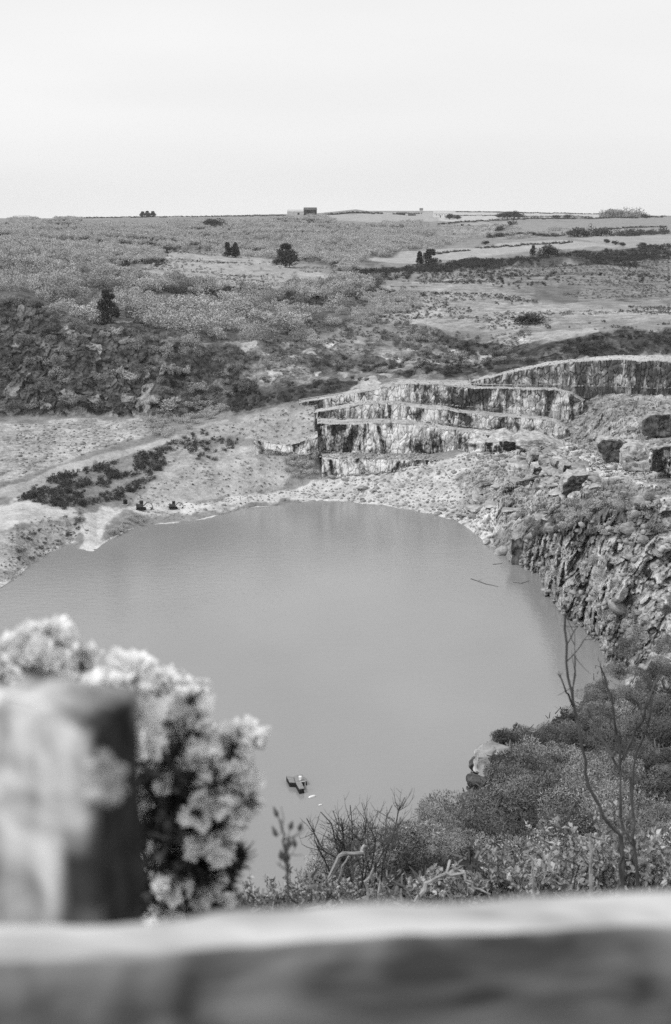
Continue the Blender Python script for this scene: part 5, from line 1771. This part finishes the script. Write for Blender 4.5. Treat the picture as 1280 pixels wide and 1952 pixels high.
# ------------------------------------------------------------------ gorse in bloom by the fence
def bloom_gorse(p_base, shoots, label, seed, fl=0.024, dens=1.0, spine_n=24):
    """shoots: list of (base px,py,Y) -> (tip px,py,Y)"""
    g_ = np.random.default_rng(seed)
    root_ = link('flowering_gorse', None, loc=p_base)
    b = MB()
    SP, SDr, FP, FD = [], [], [], []
    for a, c, *bare in shoots:
        A = Vector(at_Y(*a)) - Vector(p_base)
        Cc = Vector(at_Y(*c)) - Vector(p_base)
        L_ = (Cc - A).length
        n_ = 7
        pts = [A.lerp(Cc, i / n_) + Vector(g_.normal(size=3)) * 0.012 * (0 < i < n_) for i in range(n_ + 1)]
        b.tube(pts, [0.006 * (1 - 0.8 * i / n_) + 0.0012 for i in range(n_ + 1)], 5)
        ax = (Cc - A).normalized()
        sides = [(pts, 0.5)]
        for q_ in range(2, n_):
            for _ in range(1):
                pp, rr = grow(pts[q_], ax * 0.7 + Vector(g_.normal(size=3)) * 0.6, L_ * 0.22 * g_.uniform(0.6, 1.1), 0.0022, g_, 4, 0.15, 0.05)
                b.tube(pp, rr, 4)
                sides.append((pp, 0.15))
        for pp, f0 in sides:
            m_ = len(pp) - 1
            for _ in range(spine_n * (4 if bare or pp is pts else 1)):
                f_ = g_.uniform(0, 1) * m_
                i_ = min(int(f_), m_ - 1)
                SP.append(pp[i_].lerp(pp[i_ + 1], f_ - i_)); SDr.append(ax * 0.6 + Vector(g_.normal(size=3)))
            nodes = [] if bare and g_.random() < 0.96 else [m_ * g_.uniform(0.9, 1.0)] if g_.random() < (0.95 if pp is pts else 0.27 * dens) else []
            for f_ in [f for f in nodes for _ in range(10)]:
                i_ = min(int(f_), m_ - 1)
                FP.append(pp[i_].lerp(pp[i_ + 1], f_ - i_) + Vector(g_.normal(size=3)) * 0.005); FD.append(ax * 0.5 + Vector(g_.normal(size=3)) + Vector((0, -0.3, 0.4)))
    b.build('stems', M['bark'], root_)
    SP = np.array([tuple(v) for v in SP]); SDr = np.array([tuple(v) for v in SDr])
    SDr /= np.linalg.norm(SDr, axis=1, keepdims=True)
    V_, Q_ = slivers(SP + SDr * 0.010, SDr, 0.024 * g_.uniform(0.6, 1.3, len(SP)), 0.0036, g_)
    link('spines', mesh_np('spines', V_, Q_, {'tone': ('FACE', g_.random(len(Q_)))}, False, [M['spine']]), root_)
    # each blossom: keel, two wings and a standard petal
    FP = np.array([tuple(v) for v in FP]); FD = np.array([tuple(v) for v in FD])
    FD /= np.linalg.norm(FD, axis=1, keepdims=True)
    Vs, Qs, bb = [], [], 0
    for off, ln, wd in ((0.0, 1.0, 0.5), (0.4, 0.95, 0.5), (-0.4, 0.95, 0.5), (0.7, 0.9, 0.62)):
        d_ = FD + g_.normal(size=FD.shape) * 0.3 + off * np.cross(FD, np.array([0.2, 0.5, 0.8]))
        V_, Q_ = leaf_quads(FP + FD * 0.006, d_, np.full(len(FP), fl * ln), np.full(len(FP), fl * wd), g_)
        Vs.append(V_); Qs.append(Q_ + bb); bb += len(V_)
    V_ = np.concatenate(Vs); Q_ = np.concatenate(Qs)
    link('blossom', mesh_np('blossom', V_, Q_, {'tone': ('FACE', np.clip(0.6 + 0.25 * g_.normal(size=len(Q_)), 0, 1))}, False, [M['flower']]), root_)
    tag(root_, label, 'gorse')
    return root_


gs = np.random.default_rng(17)
sh = []
for tx, ty in ((325, 1290), (300, 1310), (350, 1310), (370, 1330), (290, 1350), (330, 1360), (400, 1385), (380, 1400), (440, 1390), (455, 1400), (425, 1415), (350, 1420),
               (300, 1430), (330, 1460), (400, 1450), (430, 1470), (470, 1480), (480, 1475), (370, 1490), (300, 1500), (340, 1530), (410, 1520), (450, 1535), (485, 1530),
               (310, 1570), (360, 1580), (420, 1580), (450, 1600), (330, 1620), (390, 1640), (290, 1400), (285, 1460), (345, 1340), (410, 1420), (310, 1335)):
    ty = 1460 + (ty - 1460) * 0.93 + 8
    tx = 360 + (tx - 360) * 0.85
    Yt = 1.55 + gs.uniform(-0.12, 0.12)
    by = ty + 130 + gs.uniform(-20, 30)
    e_ = ((310 + (tx - 330) * 0.35 + gs.uniform(-15, 15), min(by, 1790), Yt + gs.uniform(-.05, .08)), (tx, ty, Yt))
    sh.append(e_ + (('bare',) if ty > 1500 and tx < 400 and gs.random() < 0.6 else ()))
for k_ in range(46):
    tx, ty = gs.uniform(270, 430), gs.uniform(1560, 1760)
    Yt = 1.72 + gs.uniform(-0.08, 0.1)
    sh.append(((tx + gs.uniform(-20, 20), ty + 190, Yt), (tx, ty, Yt), 'bare'))
sh.append(((330, 2100, 1.6), (330, 1560, 1.55)))
sh.append(((310, 2100, 1.6), (300, 1640, 1.6)))
sh.append(((350, 2100, 1.6), (380, 1640, 1.6)))
pb = at_Y(325, 1700, 1.6); pb[2] = 78.32
bloom_gorse(pb, sh, 'large blooming gorse bush right of the dark post', 1)
sh = []
for tx, ty in ((185, 1312), (205, 1302), (225, 1308), (245, 1325), (260, 1345), (195, 1335), (235, 1350), (215, 1330), (270, 1365)):
    ty += 26; tx = 215 + (tx - 215) * 0.8
    Yt = 1.35 + gs.uniform(-0.06, 0.06)
    sh.append(((225 + gs.uniform(-15, 15), ty + 130, Yt), (tx, ty, Yt)))
sh.append(((225, 2200, 1.35), (225, 1420, 1.35)))
pb = at_Y(225, 1700, 1.35); pb[2] = 78.34
bloom_gorse(pb, sh, 'blooming gorse sprig showing above the top of the dark post', 2, dens=2.0)
sh = []
for tx, ty in ((100, 1205), (75, 1215), (120, 1220), (50, 1225), (35, 1245), (130, 1250), (95, 1240), (65, 1255), (110, 1270), (40, 1285), (80, 1290), (125, 1300), (60, 1320), (110, 1325), (15, 1260), (5, 1290)):
    Yt = 1.45 + gs.uniform(-0.08, 0.08)
    ty = 1262 + (ty - 1262) * 0.72 + 2; tx = 68 + (tx - 75) * 0.55
    sh.append(((75 + (tx - 75) * 0.5 + gs.uniform(-10, 10), ty + 110, Yt), (tx, ty, Yt)))
sh.append(((70, 2300, 1.45), (75, 1330, 1.45)))
pb = at_Y(70, 1700, 1.45); pb[2] = 78.34
bloom_gorse(pb, sh, 'blooming gorse clump highest at the left edge of the photo', 3)
# ------------------------------------------------------------------ fence: rail and post
def world(px, py, Y):
    return Vector(at_Y(px, py, Y))


def beam(name, A, B, depth, height, mats, parent, seed=0, n=90, wob_=0.0025):
    """weathered beam from A to B (ends of its top front edge), depth goes away from the viewer"""
    g_ = np.random.default_rng(seed)
    A, B = Vector(A), Vector(B)
    ax = (B - A).normalized()
    up = Vector((0, 0, 1)); up = (up - ax * up.dot(ax)).normalized()
    bk = up.cross(ax).normalized()
    if bk.y < 0:
        bk = -bk
    rr = min(depth, height) * 0.09
    prof = [(0, -rr, 0), (rr * 0.3, -rr * 0.3, 1), (rr, 0, 1)]
    prof = [(0.0, -height + rr), (0.0, -rr * 1.2), (rr * 0.35, -rr * 0.35), (rr * 1.2, 0)]
    prof += [(depth * f_, 0.0) for f_ in (0.3, 0.5, 0.7)]
    prof += [(depth - rr * 1.2, 0), (depth - rr * 0.35, -rr * 0.35), (depth, -rr * 1.2), (depth, -height + rr), (depth - rr, -height), (rr, -height)]
    k_ = len(prof)
    V_, ids = [], []
    for i in range(n + 1):
        c = A.lerp(B, i / n)
        for a, b_ in prof:
            q_ = c + bk * a + up * b_
            V_.append(tuple(q_))
    V_ = np.array(V_)
    V_ += np.stack([fbm(V_, 0.05, 3, seed + k2, 0.5) for k2 in range(3)], 1) * wob_
    Fq, mi = [], []
    for i in range(n):
        for j in range(k_):
            Fq.append((i * k_ + j, i * k_ + (j + 1) % k_, (i + 1) * k_ + (j + 1) % k_, (i + 1) * k_ + j))
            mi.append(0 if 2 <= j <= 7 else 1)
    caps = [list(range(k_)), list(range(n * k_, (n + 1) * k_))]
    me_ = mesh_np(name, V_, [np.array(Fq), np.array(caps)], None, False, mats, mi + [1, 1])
    return link(name, me_, parent)


fence = link('fence', None, loc=(0, 0.7, 78.4))
fence_inv = Matrix.Translation((0, -0.7, -78.4))
A = world(-260, 1848, 0.56)
B = world(1540, 1748, 0.63)
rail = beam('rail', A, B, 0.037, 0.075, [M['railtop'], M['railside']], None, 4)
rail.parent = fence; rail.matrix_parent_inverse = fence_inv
# square post behind the rail: pale left face, shade painted dark on right and lower part
TL = world(-70, 1346, 0.665)
ML = world(178, 1352, 0.635)
TR = world(266, 1357, 0.69)
BK = TL + TR - ML
def post_ring(z, g_):
    q = []
    for a, c in ((TL, ML), (ML, TR), (TR, BK), (BK, TL)):
        for i in range(14):
            p_ = a.lerp(c, i / 14)
            q.append((p_.x, p_.y, z))
    return q
PV, NRG = [], 60
for i in range(NRG + 1):
    PV += post_ring(78.3 + (TL.z - 78.3) * i / NRG, None)
PV = np.array(PV)
kx, ky = project(PV)
PV[:, 2] += np.where(np.arange(len(PV)) // 56 == NRG, (fbm(PV, 0.02, 3, 7) * 0.006 - 0.002), 0)
PV += np.stack([fbm(PV * np.array([1, 1, 0.3]), 0.02, 3, 40 + k2) for k2 in range(3)], 1) * 0.0022
post_shade = np.zeros(len(PV))
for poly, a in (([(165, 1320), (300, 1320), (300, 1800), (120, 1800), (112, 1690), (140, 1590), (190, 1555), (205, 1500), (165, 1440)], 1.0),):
    post_shade = np.maximum(post_shade, np.clip(0.5 + (poly_dist(kx, ky, poly) + fbm(PV, 0.03, 3, 71) * 14) / 22, 0, 1) * a)
Fq = []
for i in range(NRG):
    for a in range(56):
        Fq.append((i * 56 + a, i * 56 + (a + 1) % 56, (i + 1) * 56 + (a + 1) % 56, (i + 1) * 56 + a))
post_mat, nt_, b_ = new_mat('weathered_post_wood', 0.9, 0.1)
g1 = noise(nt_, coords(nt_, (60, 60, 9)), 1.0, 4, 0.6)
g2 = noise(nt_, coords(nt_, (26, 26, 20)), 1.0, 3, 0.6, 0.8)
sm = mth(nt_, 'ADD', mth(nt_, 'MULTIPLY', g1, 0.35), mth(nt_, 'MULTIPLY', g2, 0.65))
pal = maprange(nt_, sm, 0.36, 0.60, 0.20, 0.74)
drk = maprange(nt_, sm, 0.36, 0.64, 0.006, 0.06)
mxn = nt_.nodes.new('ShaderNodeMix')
nt_.links.new(attr(nt_, 'post_shade'), mxn.inputs[0]); nt_.links.new(pal, mxn.inputs[2]); nt_.links.new(drk, mxn.inputs[3])
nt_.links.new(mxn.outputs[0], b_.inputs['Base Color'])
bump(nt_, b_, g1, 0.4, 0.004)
post = link('post', mesh_np('post', PV, [np.array(Fq), np.array([list(range(NRG * 56, (NRG + 1) * 56))])], {'post_shade': ('POINT', post_shade)}, False, [post_mat]))
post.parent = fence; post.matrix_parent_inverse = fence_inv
# crust of pale lichen on the post
LV, LF, nb = [], [], 0
g_ = np.random.default_rng(8)
for k in range(34):
    px, py = 198 + g_.normal() * 14, 1490 + g_.normal() * 22
    p_ = ML.lerp(TR, np.clip((px - 178) / 88, -0.3, 1)) if px > 178 else TL.lerp(ML, (px + 70) / 248)
    c_ = at_Y(px, py, p_.y - 0.002)
    V_, F_ = rock_data(300 + k % 4, 1, 3)
    LV.append(V_ * np.array([0.006, 0.0035, 0.006]) * g_.uniform(0.5, 1.4) + c_); LF.append(F_ + nb); nb += len(V_)
li = link('lichen', mesh_np('lichen', np.concatenate(LV), np.concatenate(LF), None, False, [M['oldpost']]))
li.parent = fence; li.matrix_parent_inverse = fence_inv
tag(fence, 'weathered timber fence in the foreground, pale rail and half dark square post', 'fence')

# ------------------------------------------------------------------ haze
hz = MB()
hz.box((0, 1700, 55), (3400, 4300, 180))
m = bpy.data.materials.new('air'); m.use_nodes = True
nt = m.node_tree
nt.nodes.remove(nt.nodes['Principled BSDF'])
v = nt.nodes.new('ShaderNodeVolumePrincipled')
v.inputs['Color'].default_value = grey(0.95)
v.inputs['Density'].default_value = 0.000035
v.inputs['Anisotropy'].default_value = 0.2
nt.links.new(v.outputs[0], nt.nodes['Material Output'].inputs['Volume'])
USE_HAZE = True
if USE_HAZE:
    o = hz.build('haze', m)
    tag(o, 'thin pale haze over the distant land', 'haze', kind='stuff')

# ------------------------------------------------------------------ sky, sun, camera
SUN_EL, SUN_AZ = math.radians(50), math.radians(-122)          # azimuth from +Y, negative = to the left
w = bpy.data.worlds.new('World'); SC.world = w
w.use_nodes = True
nt = w.node_tree
bg = nt.nodes['Background']
sky = nt.nodes.new('ShaderNodeTexSky')
sky.sky_type = 'NISHITA'
sky.sun_disc = False
sky.sun_elevation = SUN_EL
sky.sun_rotation = SUN_AZ
sky.air_density = 1.0
sky.dust_density = 6.0
bw = nt.nodes.new('ShaderNodeRGBToBW')
nt.links.new(sky.outputs[0], bw.inputs[0])
# high thin overcast evens the sky out
tc = nt.nodes.new('ShaderNodeTexCoord')
mp = nt.nodes.new('ShaderNodeMapping'); mp.inputs['Scale'].default_value = (1.2, 1.2, 7)
nt.links.new(tc.outputs['Generated'], mp.inputs[0])
cl = noise(nt, mp.outputs[0], 1.6, 3, 0.45)
cloud = maprange(nt, cl, 0.3, 0.7, 9.0, 10.1)
mx = nt.nodes.new('ShaderNodeMix')
mx.inputs[0].default_value = 0.85
nt.links.new(bw.outputs[0], mx.inputs[2])
nt.links.new(cloud, mx.inputs[3])
nt.links.new(mx.outputs[0], bg.inputs[0])
bg.inputs[1].default_value = 0.106

sun = bpy.data.lights.new('sun', 'SUN')
sun.energy = 1.9
sun.angle = math.radians(10)
so = bpy.data.objects.new('sun', sun); COL.objects.link(so)
dv = Vector((math.sin(SUN_AZ) * math.cos(SUN_EL), math.cos(SUN_AZ) * math.cos(SUN_EL), math.sin(SUN_EL)))
so.rotation_euler = dv.to_track_quat('Z', 'Y').to_euler()
so.location = (-40, 20, 160)

cam = bpy.data.cameras.new('camera')
cam.sensor_fit = 'VERTICAL'
cam.sensor_height = 1952 / FPX * 50.0
cam.lens = 50.0
cam.clip_start = 0.05
cam.clip_end = 9000
cam.dof.use_dof = True
cam.dof.focus_distance = 330
cam.dof.aperture_fstop = 6.3
cam.dof.aperture_blades = 7
co_ = bpy.data.objects.new('camera', cam); COL.objects.link(co_)
co_.location = (0, 0, H)
co_.rotation_euler = (math.pi / 2 - TH, 0, 0)
SC.camera = co_

SC.view_settings.view_transform = 'Standard'
SC.view_settings.look = 'None'
SC.view_settings.exposure = 0.0
SC.view_settings.gamma = 1.0
SC.cycles.use_denoising = False
SC.cycles.denoiser = 'OPENIMAGEDENOISE'
SC.cycles.max_bounces = 6
SC.cycles.diffuse_bounces = 3
SC.cycles.glossy_bounces = 2
SC.cycles.transparent_max_bounces = 4
SC.cycles.volume_bounces = 1
